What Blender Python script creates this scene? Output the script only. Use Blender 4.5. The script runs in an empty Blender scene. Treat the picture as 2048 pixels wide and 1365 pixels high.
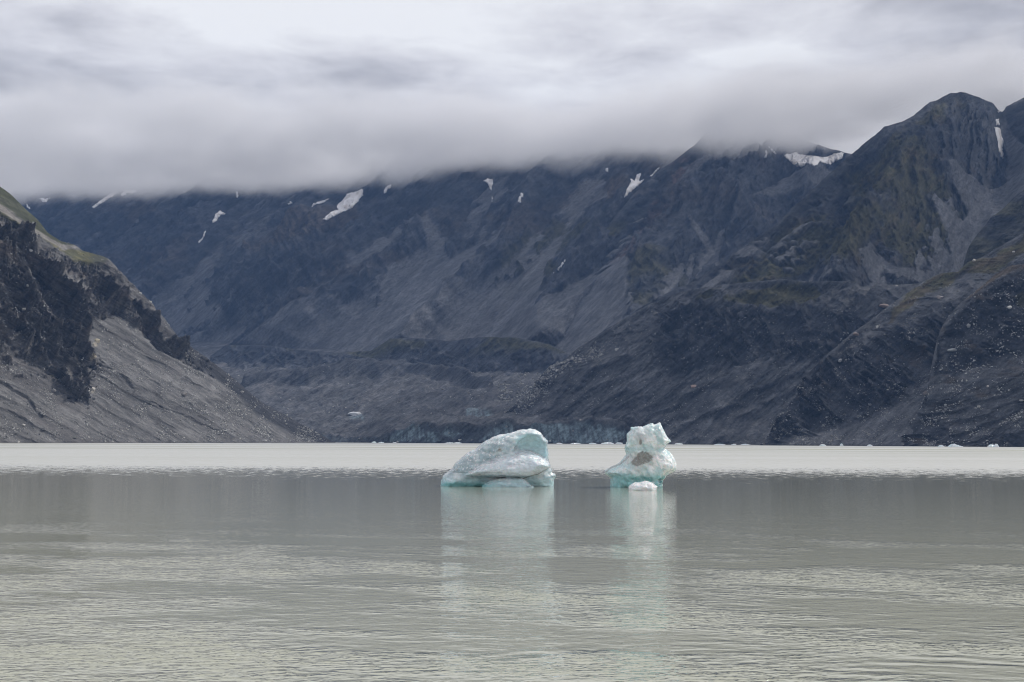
import bpy, math, random
import numpy as np
from mathutils import Vector, Matrix
from mathutils.bvhtree import BVHTree

# ------------------------------------------------------------------ camera, world, sun, exposure
sc = bpy.context.scene
COL = sc.collection
F = 50.0 / 36.0 * 2048.0            # focal length in photograph pixels
CAM_H = 4.0
PITCH = math.atan(199.5 / F)
ROLL = math.radians(0.25)
cd = bpy.data.cameras.new('camera'); cd.lens = 50; cd.sensor_width = 36
cd.clip_start = 0.5; cd.clip_end = 40000
cam = bpy.data.objects.new('camera', cd); COL.objects.link(cam)
RM = Matrix.Rotation(math.pi / 2 + PITCH, 3, 'X') @ Matrix.Rotation(ROLL, 3, 'Z')
cam.matrix_world = Matrix.Translation((0, 0, CAM_H)) @ RM.to_4x4()
sc.camera = cam
RMN = np.array(RM)

SUN_EL, SUN_AZ = math.radians(44), math.radians(62)      # azimuth clockwise from +Y (the view direction)
sd = bpy.data.lights.new('sun', 'SUN'); sd.energy = 2.6; sd.angle = math.radians(2.0); sd.color = (1.0, 0.95, 0.88)
sun = bpy.data.objects.new('sun', sd); COL.objects.link(sun)
sdir = Vector((math.sin(SUN_AZ) * math.cos(SUN_EL), math.cos(SUN_AZ) * math.cos(SUN_EL), math.sin(SUN_EL)))
sun.rotation_euler = sdir.to_track_quat('Z', 'Y').to_euler()

sc.render.engine = 'CYCLES'
sc.cycles.use_denoising = True; sc.cycles.pixel_filter_type = 'BLACKMAN_HARRIS'; sc.cycles.filter_width = 1.05
try: sc.cycles.denoiser = 'OPENIMAGEDENOISE'
except Exception: pass
sc.cycles.max_bounces = 8; sc.cycles.diffuse_bounces = 2; sc.cycles.glossy_bounces = 3
sc.cycles.transmission_bounces = 2; sc.cycles.volume_bounces = 6; sc.cycles.transparent_max_bounces = 8
sc.cycles.volume_step_rate = 1.0; sc.cycles.volume_max_steps = 256
sc.view_settings.view_transform = 'Standard'; sc.view_settings.look = 'None'
sc.view_settings.exposure = 0.0; sc.view_settings.gamma = 1.0; sc.view_settings.use_curve_mapping = False

class NT:                                            # small node helper
    def __init__(s, tree): s.t = tree; s.n = tree.nodes; s.l = tree.links
    def new(s, typ, **kw):
        n = s.n.new(typ)
        for k, v in kw.items():
            if k.startswith('i_'):
                key = k[2:]
                n.inputs[int(key) if key.isdigit() else key.replace('_', ' ')].default_value = v
            else: setattr(n, k, v)
        return n
    def link(s, a, b): s.l.new(a, b)
    def math(s, op, a, b=None, c=None, clamp=False):
        n = s.n.new('ShaderNodeMath'); n.operation = op; n.use_clamp = clamp
        for i, v in enumerate((a, b, c)):
            if v is None: continue
            if isinstance(v, (int, float)): n.inputs[i].default_value = v
            else: s.l.new(v, n.inputs[i])
        return n.outputs[0]
    def vmath(s, op, a, b=None):
        n = s.n.new('ShaderNodeVectorMath'); n.operation = op
        for i, v in enumerate((a, b)):
            if v is None: continue
            if isinstance(v, tuple): n.inputs[i].default_value = v
            else: s.l.new(v, n.inputs[i])
        return n.outputs[0]
    def noise(s, vec, scale, detail=4, rough=0.55, dist=0.0, lac=2.0):
        n = s.n.new('ShaderNodeTexNoise'); n.inputs['Scale'].default_value = scale
        n.inputs['Detail'].default_value = detail; n.inputs['Roughness'].default_value = rough
        n.inputs['Distortion'].default_value = dist; n.inputs['Lacunarity'].default_value = lac
        if vec is not None: s.l.new(vec, n.inputs['Vector'])
        return n.outputs['Fac']
    def ramp(s, fac, stops, interp='LINEAR'):
        n = s.n.new('ShaderNodeValToRGB'); cr = n.color_ramp; cr.interpolation = interp
        while len(cr.elements) < len(stops): cr.elements.new(0.5)
        for e, (p, c) in zip(cr.elements, stops):
            e.position = p; e.color = (c, c, c, 1) if isinstance(c, (int, float)) else (*c, 1)
        s.l.new(fac, n.inputs[0]); return n.outputs[0]
    def mixc(s, fac, a, b, typ='MIX'):
        n = s.n.new('ShaderNodeMix'); n.data_type = 'RGBA'; n.blend_type = typ
        for i, v in ((0, fac), (6, a), (7, b)):
            if isinstance(v, (int, float)): n.inputs[i].default_value = v
            elif isinstance(v, tuple): n.inputs[i].default_value = (*v, 1)
            else: s.l.new(v, n.inputs[i])
        return n.outputs[2]
    def maprange(s, v, a, b, c=0.0, d=1.0, smooth=True):
        n = s.n.new('ShaderNodeMapRange'); n.interpolation_type = 'SMOOTHSTEP' if smooth else 'LINEAR'
        s.l.new(v, n.inputs[0])
        for i, x in enumerate((a, b, c, d)): n.inputs[i + 1].default_value = x
        return n.outputs[0]

BASE_H = 860.0                                       # height of the cloud base in metres
wd = bpy.data.worlds.new('World'); sc.world = wd; wd.use_nodes = True
W = NT(wd.node_tree); W.n.clear()
tc = W.new('ShaderNodeTexCoord').outputs['Generated']
sep = W.new('ShaderNodeSeparateXYZ'); W.link(tc, sep.inputs[0])
zz = W.math('MAXIMUM', sep.outputs[2], 0.02)
comb = W.new('ShaderNodeCombineXYZ')                  # point on the flat cloud base seen in this direction, in km
W.link(W.math('DIVIDE', sep.outputs[0], zz), comb.inputs[0]); W.link(W.math('DIVIDE', sep.outputs[1], zz), comb.inputs[1])
cp = W.vmath('MULTIPLY', comb.outputs[0], (0.86, 0.86, 0.86))
cp = W.vmath('ADD', cp, (3.1, 1.7, 0.0))
big = W.noise(cp, 0.55, 5, 0.5, 0.6)
med = W.noise(W.vmath('MULTIPLY', cp, (1.0, 0.8, 1)), 1.6, 6, 0.55, 0.3)
# broad thin and thick places of the deck, given by azimuth and elevation tangents
tx = W.math('DIVIDE', sep.outputs[0], W.math('MAXIMUM', sep.outputs[1], 0.05)); tz = W.math('DIVIDE', sep.outputs[2], W.math('MAXIMUM', sep.outputs[1], 0.05))
front = W.maprange(sep.outputs[1], 0.3, 0.7)
dn = W.new('ShaderNodeTexNoise', i_Scale=1.9, i_Detail=5.0, i_Roughness=0.6); W.link(cp, dn.inputs['Vector'])
dsp = W.new('ShaderNodeSeparateColor'); W.link(dn.outputs['Color'], dsp.inputs[0])
txw = W.math('ADD', tx, W.math('MULTIPLY', W.math('SUBTRACT', dsp.outputs[0], 0.5), 0.16))
tzw = W.math('ADD', tz, W.math('MULTIPLY', W.math('SUBTRACT', dsp.outputs[1], 0.5), 0.07))
def spot(px, py, rx, ry, amp):
    u = W.math('DIVIDE', W.math('SUBTRACT', txw, (px - 1024) / F), rx / F)
    v = W.math('DIVIDE', W.math('SUBTRACT', tzw, (882 - py) / F), ry / F)
    r = W.math('ADD', W.math('MULTIPLY', u, u), W.math('MULTIPLY', v, v))
    return W.math('MULTIPLY', W.math('EXPONENT', W.math('MULTIPLY', r, -1.0)), amp)
acc = None
for a in [(430, 30, 210, 60, .30), (700, 60, 260, 60, .22), (1060, 60, 200, 50, .12), (1530, 95, 120, 40, .32), (1990, 85, 60, 30, .40), (1200, 170, 260, 40, .10),
          (1660, 290, 110, 60, .16), (120, 50, 230, 60, -.10), (820, 150, 150, 35, -.14), (1320, 90, 130, 60, -.12), (1650, 150, 70, 30, -.20),
          (1850, 50, 200, 40, -.10), (300, 250, 420, 50, -.04), (40, 260, 120, 25, .10), (1150, 245, 260, 18, .06), (1350, 220, 400, 16, -.07)]:
    s_ = spot(*a); acc = s_ if acc is None else W.math('ADD', acc, s_)
acc = W.math('MULTIPLY', acc, front)
lum = W.math('ADD', W.math('MULTIPLY', W.math('SUBTRACT', big, 0.5), 1.5), W.math('MULTIPLY', W.math('SUBTRACT', med, 0.5), 1.1))
lum = W.math('ADD', lum, W.math('MULTIPLY', W.math('SUBTRACT', W.noise(W.vmath('MULTIPLY', cp, (1.0, .7, 1)), 4.6, 5, 0.6, 0.4), 0.5), 0.8))
lum = W.math('ADD', lum, acc)
el = W.math('ARCTAN2', sep.outputs[2], W.math('SQRT', W.math('ADD', W.math('MULTIPLY', sep.outputs[0], sep.outputs[0]), W.math('MULTIPLY', sep.outputs[1], sep.outputs[1]))))
vert = W.ramp(W.math('DIVIDE', el, math.radians(45)), [(0.0, 0.30), (0.225, 0.36), (0.26, 0.46), (0.30, 0.60), (0.34, 0.75), (0.40, 0.84), (1.0, 0.88)])
lum = W.math('ADD', vert, W.math('MULTIPLY', lum, 0.75))
lum = W.math('MAXIMUM', lum, 0.12)
ccol = W.ramp(lum, [(0.0, (0.0, 0.0, 0.0)), (0.2, (0.19, 0.193, 0.215)), (0.45, (0.44, 0.433, 0.46)), (0.75, (0.76, 0.75, 0.775)), (1.0, (0.96, 0.96, 0.97))])
sky = W.new('ShaderNodeTexSky', sky_type='NISHITA', sun_disc=False, sun_elevation=SUN_EL, sun_rotation=SUN_AZ)
skyb = W.new('ShaderNodeBackground'); W.link(sky.outputs[0], skyb.inputs[0]); skyb.inputs[1].default_value = 0.1
clb = W.new('ShaderNodeBackground'); W.link(ccol, clb.inputs[0]); clb.inputs[1].default_value = 1.0
below = W.maprange(sep.outputs[2], -0.03, 0.0, 0.0, 1.0)
clb2 = W.new('ShaderNodeBackground'); clb2.inputs[0].default_value = (0.12, 0.12, 0.12, 1)
mg = W.new('ShaderNodeMixShader'); W.link(below, mg.inputs[0]); W.link(clb2.outputs[0], mg.inputs[1]); W.link(clb.outputs[0], mg.inputs[2])
mx = W.new('ShaderNodeMixShader'); mx.inputs[0].default_value = 0.93
W.link(skyb.outputs[0], mx.inputs[1]); W.link(mg.outputs[0], mx.inputs[2])
wo = W.new('ShaderNodeOutputWorld'); W.link(mx.outputs[0], wo.inputs[0])

# ------------------------------------------------------------------ numeric noise
_M = 4095
_PR = np.random.RandomState(77); _PERM = _PR.permutation(4096).astype(np.int32)
_ANG = (_PR.rand(4096) * 2 * np.pi); _GX = np.cos(_ANG).astype(np.float32); _GY = np.sin(_ANG).astype(np.float32)
_g3 = _PR.randn(4096, 3); _g3 /= np.linalg.norm(_g3, axis=1)[:, None]; _G3 = _g3.astype(np.float32)
def perlin(x, y, seed=0):
    x = np.asarray(x); y = np.asarray(y)
    xi = np.floor(x); yi = np.floor(y); xf = (x - xi).astype(np.float32); yf = (y - yi).astype(np.float32)
    u = xf * xf * xf * (xf * (xf * 6 - 15) + 10); v = yf * yf * yf * (yf * (yf * 6 - 15) + 10)
    xi = xi.astype(np.int32) + (seed * 131 & _M); yi = yi.astype(np.int32) + seed * 57
    p0 = _PERM[xi & _M]; p1 = _PERM[(xi + 1) & _M]
    def g(p, dx, dy):
        a = _PERM[(p + yi + dy) & _M]
        return _GX[a] * (xf - dx) + _GY[a] * (yf - dy)
    n00 = g(p0, 0, 0); n0 = n00 + (g(p1, 1, 0) - n00) * u; n01 = g(p0, 0, 1); n1 = n01 + (g(p1, 1, 1) - n01) * u
    return (n0 + (n1 - n0) * v) * 1.5
def perlin3(x, y, z, seed=0):
    xi = np.floor(x); yi = np.floor(y); zi = np.floor(z); xf = (x - xi).astype(np.float32); yf = (y - yi).astype(np.float32); zf = (z - zi).astype(np.float32)
    f = lambda t: t * t * t * (t * (t * 6 - 15) + 10)
    u, v, w = f(xf), f(yf), f(zf); xi = xi.astype(np.int32) + seed * 131; yi = yi.astype(np.int32); zi = zi.astype(np.int32)
    def g(dx, dy, dz):
        a = _PERM[(_PERM[(_PERM[(xi + dx) & _M] + yi + dy) & _M] + zi + dz) & _M]; q = _G3[a]
        return q[..., 0] * (xf - dx) + q[..., 1] * (yf - dy) + q[..., 2] * (zf - dz)
    L = lambda a, b, t: a + (b - a) * t
    return L(L(L(g(0, 0, 0), g(1, 0, 0), u), L(g(0, 1, 0), g(1, 1, 0), u), v), L(L(g(0, 0, 1), g(1, 0, 1), u), L(g(0, 1, 1), g(1, 1, 1), u), v), w) * 1.5
def fbm(x, y, octv=5, gain=0.5, seed=0, lac=2.03):
    r = 0; a = 1.0; t = 0
    for i in range(octv):
        r = r + a * perlin(x, y, seed + i * 17); t += a; a *= gain; x = x * lac + 11.3; y = y * lac - 7.1
    return r / t
def ridged(x, y, octv=5, gain=0.5, seed=0, lac=2.03):
    r = 0; a = 1.0; t = 0; w = 1.0
    for i in range(octv):
        n = 1.0 - np.abs(perlin(x, y, seed + i * 17)) * 1.6
        n = np.clip(n, 0, 1) ** 2 * w
        r = r + a * n; t += a; a *= gain; w = np.clip(n * 1.6, 0, 1); x = x * lac + 3.7; y = y * lac + 9.2
    return r / t
def sstep(a, b, x):
    t = np.clip((x - a) / (b - a), 0, 1); return t * t * (3 - 2 * t)

def polydist(px, py, poly):                           # signed distance, positive inside
    d = np.full(px.shape, 1e9); inside = np.zeros(px.shape, bool)
    n = len(poly)
    for i in range(n):
        x0, y0 = poly[i]; x1, y1 = poly[(i + 1) % n]
        ex, ey = x1 - x0, y1 - y0; L = ex * ex + ey * ey + 1e-9
        t = np.clip(((px - x0) * ex + (py - y0) * ey) / L, 0, 1)
        d = np.minimum(d, (px - x0 - t * ex) ** 2 + (py - y0 - t * ey) ** 2)
        c = ((y0 > py) != (y1 > py)) & (px < ex * (py - y0) / (ey if ey else 1e-9) + x0)
        inside ^= c
    d = np.sqrt(d); return np.where(inside, d, -d)
def linedist(px, py, pts):
    d = np.full(px.shape, 1e9)
    for (x0, y0), (x1, y1) in zip(pts[:-1], pts[1:]):
        ex, ey = x1 - x0, y1 - y0; L = ex * ex + ey * ey + 1e-9
        t = np.clip(((px - x0) * ex + (py - y0) * ey) / L, 0, 1)
        d = np.minimum(d, np.hypot(px - x0 - t * ex, py - y0 - t * ey))
    return d

def rayd(px, py):                                     # direction with unit y
    dx = (np.asarray(px, float) - 1024) / F; dy = (682.5 - np.asarray(py, float)) / F
    v = np.stack([dx, dy, -np.ones_like(dx)], -1) @ RMN.T
    return v / v[..., 1:2]
def place(px, py, D):
    return rayd(px, py) * np.asarray(D, float)[..., None] + np.array([0, 0, CAM_H])
def shore_py(px, D):                                  # picture row of the water line at a distance
    lo = np.full(np.shape(px), 860.0); hi = np.full(np.shape(px), 1400.0)
    for _ in range(40):
        m = (lo + hi) / 2; z = place(px, m, D)[..., 2]
        lo = np.where(z > 0, m, lo); hi = np.where(z > 0, hi, m)
    return (lo + hi) / 2

# ------------------------------------------------------------------ mesh and material helpers
def tag(o, label=None, cat=None, group=None, kind=None):
    if label: o['label'] = label
    if cat: o['category'] = cat
    if group: o['group'] = group
    if kind: o['kind'] = kind
    return o
def mesh_np(name, verts, faces, mat, cols=None, smooth=True, parent=None):
    faces = np.asarray(faces); nf, k = faces.shape
    me = bpy.data.meshes.new(name)
    me.vertices.add(len(verts)); me.vertices.foreach_set('co', np.asarray(verts, np.float32).ravel())
    me.loops.add(nf * k); me.loops.foreach_set('vertex_index', faces.astype(np.int32).ravel())
    me.polygons.add(nf); me.polygons.foreach_set('loop_start', np.arange(0, nf * k, k, dtype=np.int32))
    me.polygons.foreach_set('loop_total', np.full(nf, k, np.int32))
    me.polygons.foreach_set('use_smooth', np.full(nf, smooth))
    me.update(calc_edges=True)
    if cols is not None:
        at = me.attributes.new('col', 'FLOAT_COLOR', 'POINT')
        c = np.ones((len(verts), 4), np.float32); c[:, :cols.shape[1]] = cols
        at.data.foreach_set('color', c.ravel())
    me.materials.append(mat)
    o = bpy.data.objects.new(name, me); COL.objects.link(o); o.parent = parent
    return o

def terrain_mat(name, grain=2.5, contrast=0.55, bump=0.8, speck=0.0, speck_size=3.0, rough=0.95, ang=42, stretch=6.0):
    m = bpy.data.materials.new(name); m.use_nodes = True; N = NT(m.node_tree); N.n.clear()
    pos = N.new('ShaderNodeNewGeometry').outputs['Position']
    at = N.new('ShaderNodeAttribute', attribute_name='col')
    mp = N.new('ShaderNodeMapping', vector_type='POINT'); N.link(pos, mp.inputs['Vector']); mp.inputs['Rotation'].default_value = (0, math.radians(ang), 0)
    st = N.vmath('MULTIPLY', mp.outputs[0], (1 / stretch, 1 / stretch, 1.0))
    iso = N.noise(pos, 1.0 / grain, 5, 0.65); n2 = N.noise(st, 1.0 / (grain * 5), 6, 0.65, 0.4); n3_ = N.noise(st, 1.0 / (grain * 1.2), 5, 0.65, 0.2)
    n1 = N.math('ADD', N.math('MULTIPLY', iso, 0.45), N.math('MULTIPLY', n3_, 0.55))
    k = N.math('MULTIPLY', N.maprange(n1, 0.37, 0.63, 1 - contrast, 1 + contrast, False), N.maprange(n2, 0.3, 0.7, 1 - contrast * .8, 1 + contrast * .8, False))
    col = N.vmath('MULTIPLY', at.outputs['Color'], None); N.link(k, col.node.inputs[1])
    if speck > 0:
        vo = N.new('ShaderNodeTexVoronoi', feature='F1'); N.link(pos, vo.inputs['Vector']); vo.inputs['Scale'].default_value = 1.0 / speck_size
        inn = N.maprange(vo.outputs['Distance'], 0.22, 0.34, 1.0, 0.0)
        sp = N.new('ShaderNodeSeparateColor'); N.link(vo.outputs['Color'], sp.inputs[0])
        pick = N.math('LESS_THAN', sp.outputs[0], speck)
        fac = N.math('MULTIPLY', N.math('MULTIPLY', inn, pick), at.outputs['Alpha'])
        stone = N.mixc(sp.outputs[1], (0.10, 0.10, 0.10), (0.30, 0.295, 0.28))
        col = N.mixc(fac, col, stone)
    b = N.new('ShaderNodeBump', i_Strength=bump, i_Distance=grain * 1.6); N.link(N.math('ADD', n1, N.math('MULTIPLY', n2, 2.5)), b.inputs['Height'])
    p = N.new('ShaderNodeBsdfPrincipled', i_Roughness=rough); p.inputs['Specular IOR Level'].default_value = 0.15
    N.link(col, p.inputs['Base Color']); N.link(b.outputs[0], p.inputs['Normal'])
    out = N.new('ShaderNodeOutputMaterial'); N.link(p.outputs[0], out.inputs[0])
    return m

import time
T0 = time.time()
def tick(n): print('T %-16s %.1f' % (n, time.time() - T0))
SHEETS = {}
def sheet(name, rows, x0, x1, step, vstep, disp, colour, ndir, mat, smooth=14, back=((40, -8), (160, -70), (500, -300)), label=None):
    """A landform from its crest row down to its foot row; each row is a list of (px, py, D)."""
    px = np.arange(x0, x1 + step, step); R = []
    for i, r in enumerate(rows):
        r = sorted(r); a = np.array(r, float)
        k = max(1, int((smooth if i else 3) / step)); ker = np.ones(k) / k
        def it(c):
            y = np.interp(px, a[:, 0], a[:, c])
            if k > 1: y = np.convolve(np.pad(y, k, mode='edge'), ker, 'same')[k:-k]
            return y
        R.append((it(1), it(2)))
    PY, DD, V = [], [], []
    for i in range(len(R) - 1):
        n = max(2, int(np.percentile(np.abs(R[i + 1][0] - R[i][0]), 80) / vstep))
        for t in np.arange(n + (1 if i == len(R) - 2 else 0)) / n:
            PY.append(R[i][0] * (1 - t) + R[i + 1][0] * t); DD.append(R[i][1] * (1 - t) + R[i + 1][1] * t); V.append(i + t)
    PX = np.broadcast_to(px, (len(PY), len(px))); PY = np.array(PY); DD = np.array(DD); V = np.broadcast_to(np.array(V)[:, None], PX.shape)
    P = place(PX, PY, DD)
    d, info = disp(PX, PY, V, P)
    nd = np.array(ndir, float); nd /= np.linalg.norm(nd)
    P = P + d[..., None] * nd
    C = colour(PX, PY, V, P, info)
    C[..., :3] *= (1 - .45 * sstep(1.8, .4, P[..., 2]))[..., None]      # wet margin at the water
    bk = []; bc = []
    for dy, dz in back[::-1]:
        q = P[0].copy(); q[:, 1] += dy; q[:, 0] *= (1 + dy / 4000.0); q[:, 2] += dz; bk.append(q); bc.append(C[0])
    P = np.concatenate([np.array(bk), P]) if bk else P
    C = np.concatenate([np.array(bc), C]) if bk else C
    h, w = P.shape[:2]; idx = np.arange(h * w).reshape(h, w)
    f = np.stack([idx[:-1, :-1], idx[1:, :-1], idx[1:, 1:], idx[:-1, 1:]], -1).reshape(-1, 4)
    o = mesh_np(name, P.reshape(-1, 3), f, mat, C.reshape(-1, C.shape[-1]))
    tag(o, label=label, kind='structure')
    nb = len(back)
    tick(name)
    SHEETS[o.name] = dict(P=P[nb:], px=PX, py=PY, C=C[nb:], o=o)
    return o

def ribs(P, ang, across, along, warp=0.35, seed=0, octv=6, gain=0.55, kind='ridge', yshare=0.25):
    """noise stretched along a fall direction; ang is the picture angle of the ribs in degrees (0 = to the right, 90 = up)"""
    X = P[..., 0] + yshare * P[..., 1]; Z = P[..., 2] * 1.35
    c, s = math.cos(math.radians(ang)), math.sin(math.radians(ang))
    al = X * c + Z * s; ac = -X * s + Z * c
    w = fbm(X / (across * 2.2), Z / (across * 2.2), 4, 0.5, seed + 91)
    w2 = fbm(X / (across * .7), Z / (across * .7), 3, 0.5, seed + 55)
    ac = ac + warp * across * (2.2 * w + 0.5 * w2)
    fn = ridged if kind == 'ridge' else fbm
    return fn(ac / across, al / along, octv, gain, seed)
def chutes(P, V, ang, w, seed, top, bot, v0, v1):
    """rib height and the scree that fills the gullies between ribs, widening towards the foot"""
    a = ribs(P, ang, w * 3.2, w * 26, .16, seed, 2, .4); b = ribs(P, ang + 3, w, w * 9, .22, seed + 7, 4, .55); c = ribs(P, ang - 4, w * .38, w * 3.2, .3, seed + 13, 4, .6)
    h = .5 * a + .33 * b + .17 * c
    thr = top + (bot - top) * sstep(v0, v1, V) + .10 * fbm(P[..., 0] / 300, P[..., 2] / 200, 3, .5, seed + 31)
    s = sstep(.035, -.035, h - thr)
    return a, b, c, h, s
def mul(c, k): return c * k[..., None]
def lerp(a, b, t): return a + (np.asarray(b) - a) * t[..., None]
def warped(PX, PY, P, amp, sc_, seed=5):
    return (PX + amp * fbm(P[..., 0] / sc_, P[..., 2] / sc_, 5, 0.6, seed), PY + amp * fbm(P[..., 0] / sc_ + 40, P[..., 2] / sc_ - 9, 5, 0.6, seed + 3))
def pmask(wx, wy, poly, soft=3.0): return sstep(-soft, soft, polydist(wx, wy, poly))

M_FAR = terrain_mat('far_rock', 6.0, 0.46, 1.1, ang=48, stretch=5)
M_MID = terrain_mat('mid_rock', 4.2, 0.62, 1.1, 0.04, 3.4, ang=40, stretch=6)
M_NEAR = terrain_mat('moraine_rock', 2.6, 0.55, 1.0, 0.07, 2.6, ang=38, stretch=7)
M_LEFT = terrain_mat('left_moraine_rock', 2.0, 0.45, 0.9, 0.12, 2.2, ang=-36, stretch=7)

ROCK = np.array([0.039, 0.042, 0.050]); SCREE = np.array([0.112, 0.115, 0.124]); VEG = np.array([0.060, 0.057, 0.026])
RED = np.array([0.105, 0.075, 0.070]); PALE = np.array([0.17, 0.17, 0.17]); BROWN = np.array([0.085, 0.065, 0.045])

# ------------------------------------------------------------------ back wall of the valley
SC_BACK = [
    [(480, 700), (540, 655), (640, 612), (700, 600), (768, 588), (800, 560), (838, 545), (845, 500), (862, 440), (880, 440), (868, 520), (860, 575), (922, 560), (965, 515), (980, 522), (950, 590), (938, 640), (860, 672), (800, 690), (600, 705)],
    [(1243, 505), (1196, 540), (1076, 608), (975, 668), (1010, 690), (1144, 685), (1206, 649), (1247, 588), (1262, 530)],
    [(1172, 340), (1131, 393), (1098, 415), (1150, 405), (1206, 395), (1204, 362), (1190, 342)],
    [(395, 700), (430, 640), (455, 612), (455, 650), (460, 700)],
]
PALE_BACK = [[(455, 580), (540, 585), (545, 625), (520, 650), (470, 640)], [(548, 645), (600, 600), (680, 545), (672, 540), (600, 580), (560, 615)]]
BROWN_BACK = [[(480, 470), (560, 440), (700, 410), (720, 430), (600, 470), (520, 490)], [(1130, 400), (1160, 360), (1250, 345), (1260, 380), (1200, 400)], [(780, 660), (900, 640), (960, 660), (900, 690)]]
VEG_BACK = [[(980, 540), (1040, 490), (1090, 500), (1110, 540), (1060, 580), (1000, 580)], [(1040, 470), (1120, 430), (1180, 440), (1150, 480), (1060, 500)]]
def disp_back(PX, PY, V, P):
    wx, wy = warped(PX, PY, P, 22, 160)
    s = np.zeros(PX.shape)
    for p in SC_BACK: s = np.maximum(s, pmask(wx, wy, p, 5))
    A_, B_, C_, H_, S_ = chutes(P, V, 50, 62, 3, .14, .40, 1.0, 2.9)
    cl = pmask(wx, wy, [(440, 470), (720, 440), (700, 520), (560, 640), (450, 650), (400, 560)], 20)
    steep = ribs(P, 82, 34, 170, 0.25, 20, 5, .6)
    s = np.maximum(s, S_ * (1 - .7 * cl)); rock = 1 - s
    d = (A_ - .4) * 120 + rock * ((B_ - .4) * 52 + (C_ - .4) * 22 + cl * (steep - .4) * 40) + fbm(P[..., 0] / 26, P[..., 2] / 26, 4, 0.6, 8) * (.8 + 5 * rock)
    med = H_
    return d * (0.3 + 0.7 * sstep(.4, 1.6, V)), dict(s=s, med=med, steep=steep)
def col_back(PX, PY, V, P, I):
    wx, wy = warped(PX, PY, P, 26, 150, 31)
    st = ribs(P, 50, 40, 400, 0.5, 44, 4, 0.6, 'fbm'); bl = fbm(P[..., 0] / 260, P[..., 2] / 200, 5, 0.6, 19)
    c = mul(np.broadcast_to(ROCK * 1.25, P.shape).copy(), 1 + 0.8 * st + 0.4 * bl + 1.2 * (I['med'] - .35))
    c = lerp(c, BROWN, sstep(0.0, 0.4, fbm(P[..., 0] / 330 + 3, P[..., 2] / 180, 5, 0.6, 23)) * 0.45)
    c = lerp(c, PALE * .62, sstep(.25, .5, st) * .5)
    for p in BROWN_BACK: c = lerp(c, BROWN, pmask(wx, wy, p, 8) * 0.6)
    for p in VEG_BACK: c = lerp(c, VEG, pmask(wx, wy, p, 8) * 0.65)
    for p in PALE_BACK: c = lerp(c, PALE * .8, pmask(wx, wy, p, 4) * sstep(-.15, .3, ribs(P, 75, 18, 120, .4, 71, 3, .6, 'fbm')) * 0.8)
    c = lerp(c, SCREE * 1.0, I['s'] * 0.9)
    c = mul(c, 1 + 0.10 * st)
    a = np.full(c.shape[:2] + (1,), 0.5)
    return np.concatenate([np.clip(c, 0.012, 1), a], -1)
sheet('far_mountain', [
    [(x_, 879.7 + (x_ - 1024) * .00436 - z_ * F / d_, d_) for x_, d_, z_ in ((-500, 5400, 945), (50, 5180, 945), (250, 5080, 945), (600, 4960, 945), (800, 4680, 945), (900, 4620, 945), (1200, 4440, 945), (1350, 4380, 930), (1440, 4400, 890), (1540, 4450, 820), (1700, 4500, 740))],
    [(-500, 430, 5300), (50, 420, 4980), (250, 410, 4900), (600, 410, 4780), (800, 385, 4500), (1000, 370, 4350), (1200, 345, 4280), (1400, 330, 4150), (1800, 320, 4150)],
    [(-500, 560, 4800), (250, 540, 4500), (380, 545, 4350), (480, 500, 4200), (700, 490, 4080), (860, 500, 3950), (1000, 500, 3800), (1200, 490, 3700), (1800, 480, 3700)],
    [(-500, 690, 4500), (300, 680, 4150), (400, 690, 4000), (560, 690, 3700), (700, 700, 3500), (850, 695, 3350), (1000, 700, 3280), (1200, 690, 3200), (1800, 700, 3200)],
    [(-500, 780, 4200), (400, 790, 3800), (700, 790, 3350), (1000, 800, 3150), (1200, 800, 3050), (1800, 800, 3050)]],
    -500, 1500, 2.2, 1.6, disp_back, col_back, (-0.15, -0.8, 0.45), M_FAR)

# ------------------------------------------------------------------ middle mountain, its top in the cloud
SC_MIDM = [[(1500, 400), (1560, 350), (1590, 335), (1680, 332), (1700, 340), (1640, 372), (1560, 385)], [(1380, 430), (1420, 470), (1440, 520), (1425, 525), (1400, 470)],
           [(1243, 505), (1196, 540), (1076, 608), (975, 668), (1010, 690), (1144, 685), (1206, 649), (1247, 588), (1262, 530)]]
VEG_MIDM = [[(1260, 520), (1300, 500), (1340, 500), (1400, 560), (1360, 600), (1250, 620)], [(1180, 420), (1230, 400), (1250, 440), (1180, 500), (1090, 560), (1060, 560), (1100, 500)]]
RED_MIDM = [[(1300, 380), (1330, 390), (1290, 480), (1260, 510), (1270, 450)], [(1340, 330), (1400, 300), (1390, 330), (1340, 370)], [(1220, 500), (1260, 470), (1255, 500), (1200, 560)]]
def disp_midm(PX, PY, V, P):
    wx, wy = warped(PX, PY, P, 16, 120, 9)
    s = np.zeros(PX.shape)
    for p in SC_MIDM: s = np.maximum(s, pmask(wx, wy, p, 4))
    rock = 1 - s
    A_, B_, C_, H_, S_ = chutes(P, V, 46, 46, 5, .10, .34, 1.0, 3.0)
    s = np.maximum(s, S_); rock = 1 - s
    d = (A_ - .4) * 85 + rock * ((B_ - .4) * 42 + (C_ - .4) * 20) + fbm(P[..., 0] / 20, P[..., 2] / 20, 4, 0.6, 4) * (.8 + 4.5 * rock)
    fade = 0.12 + 0.88 * sstep(0, 0.35, V)
    return d * fade, dict(s=s, h=H_)
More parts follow.
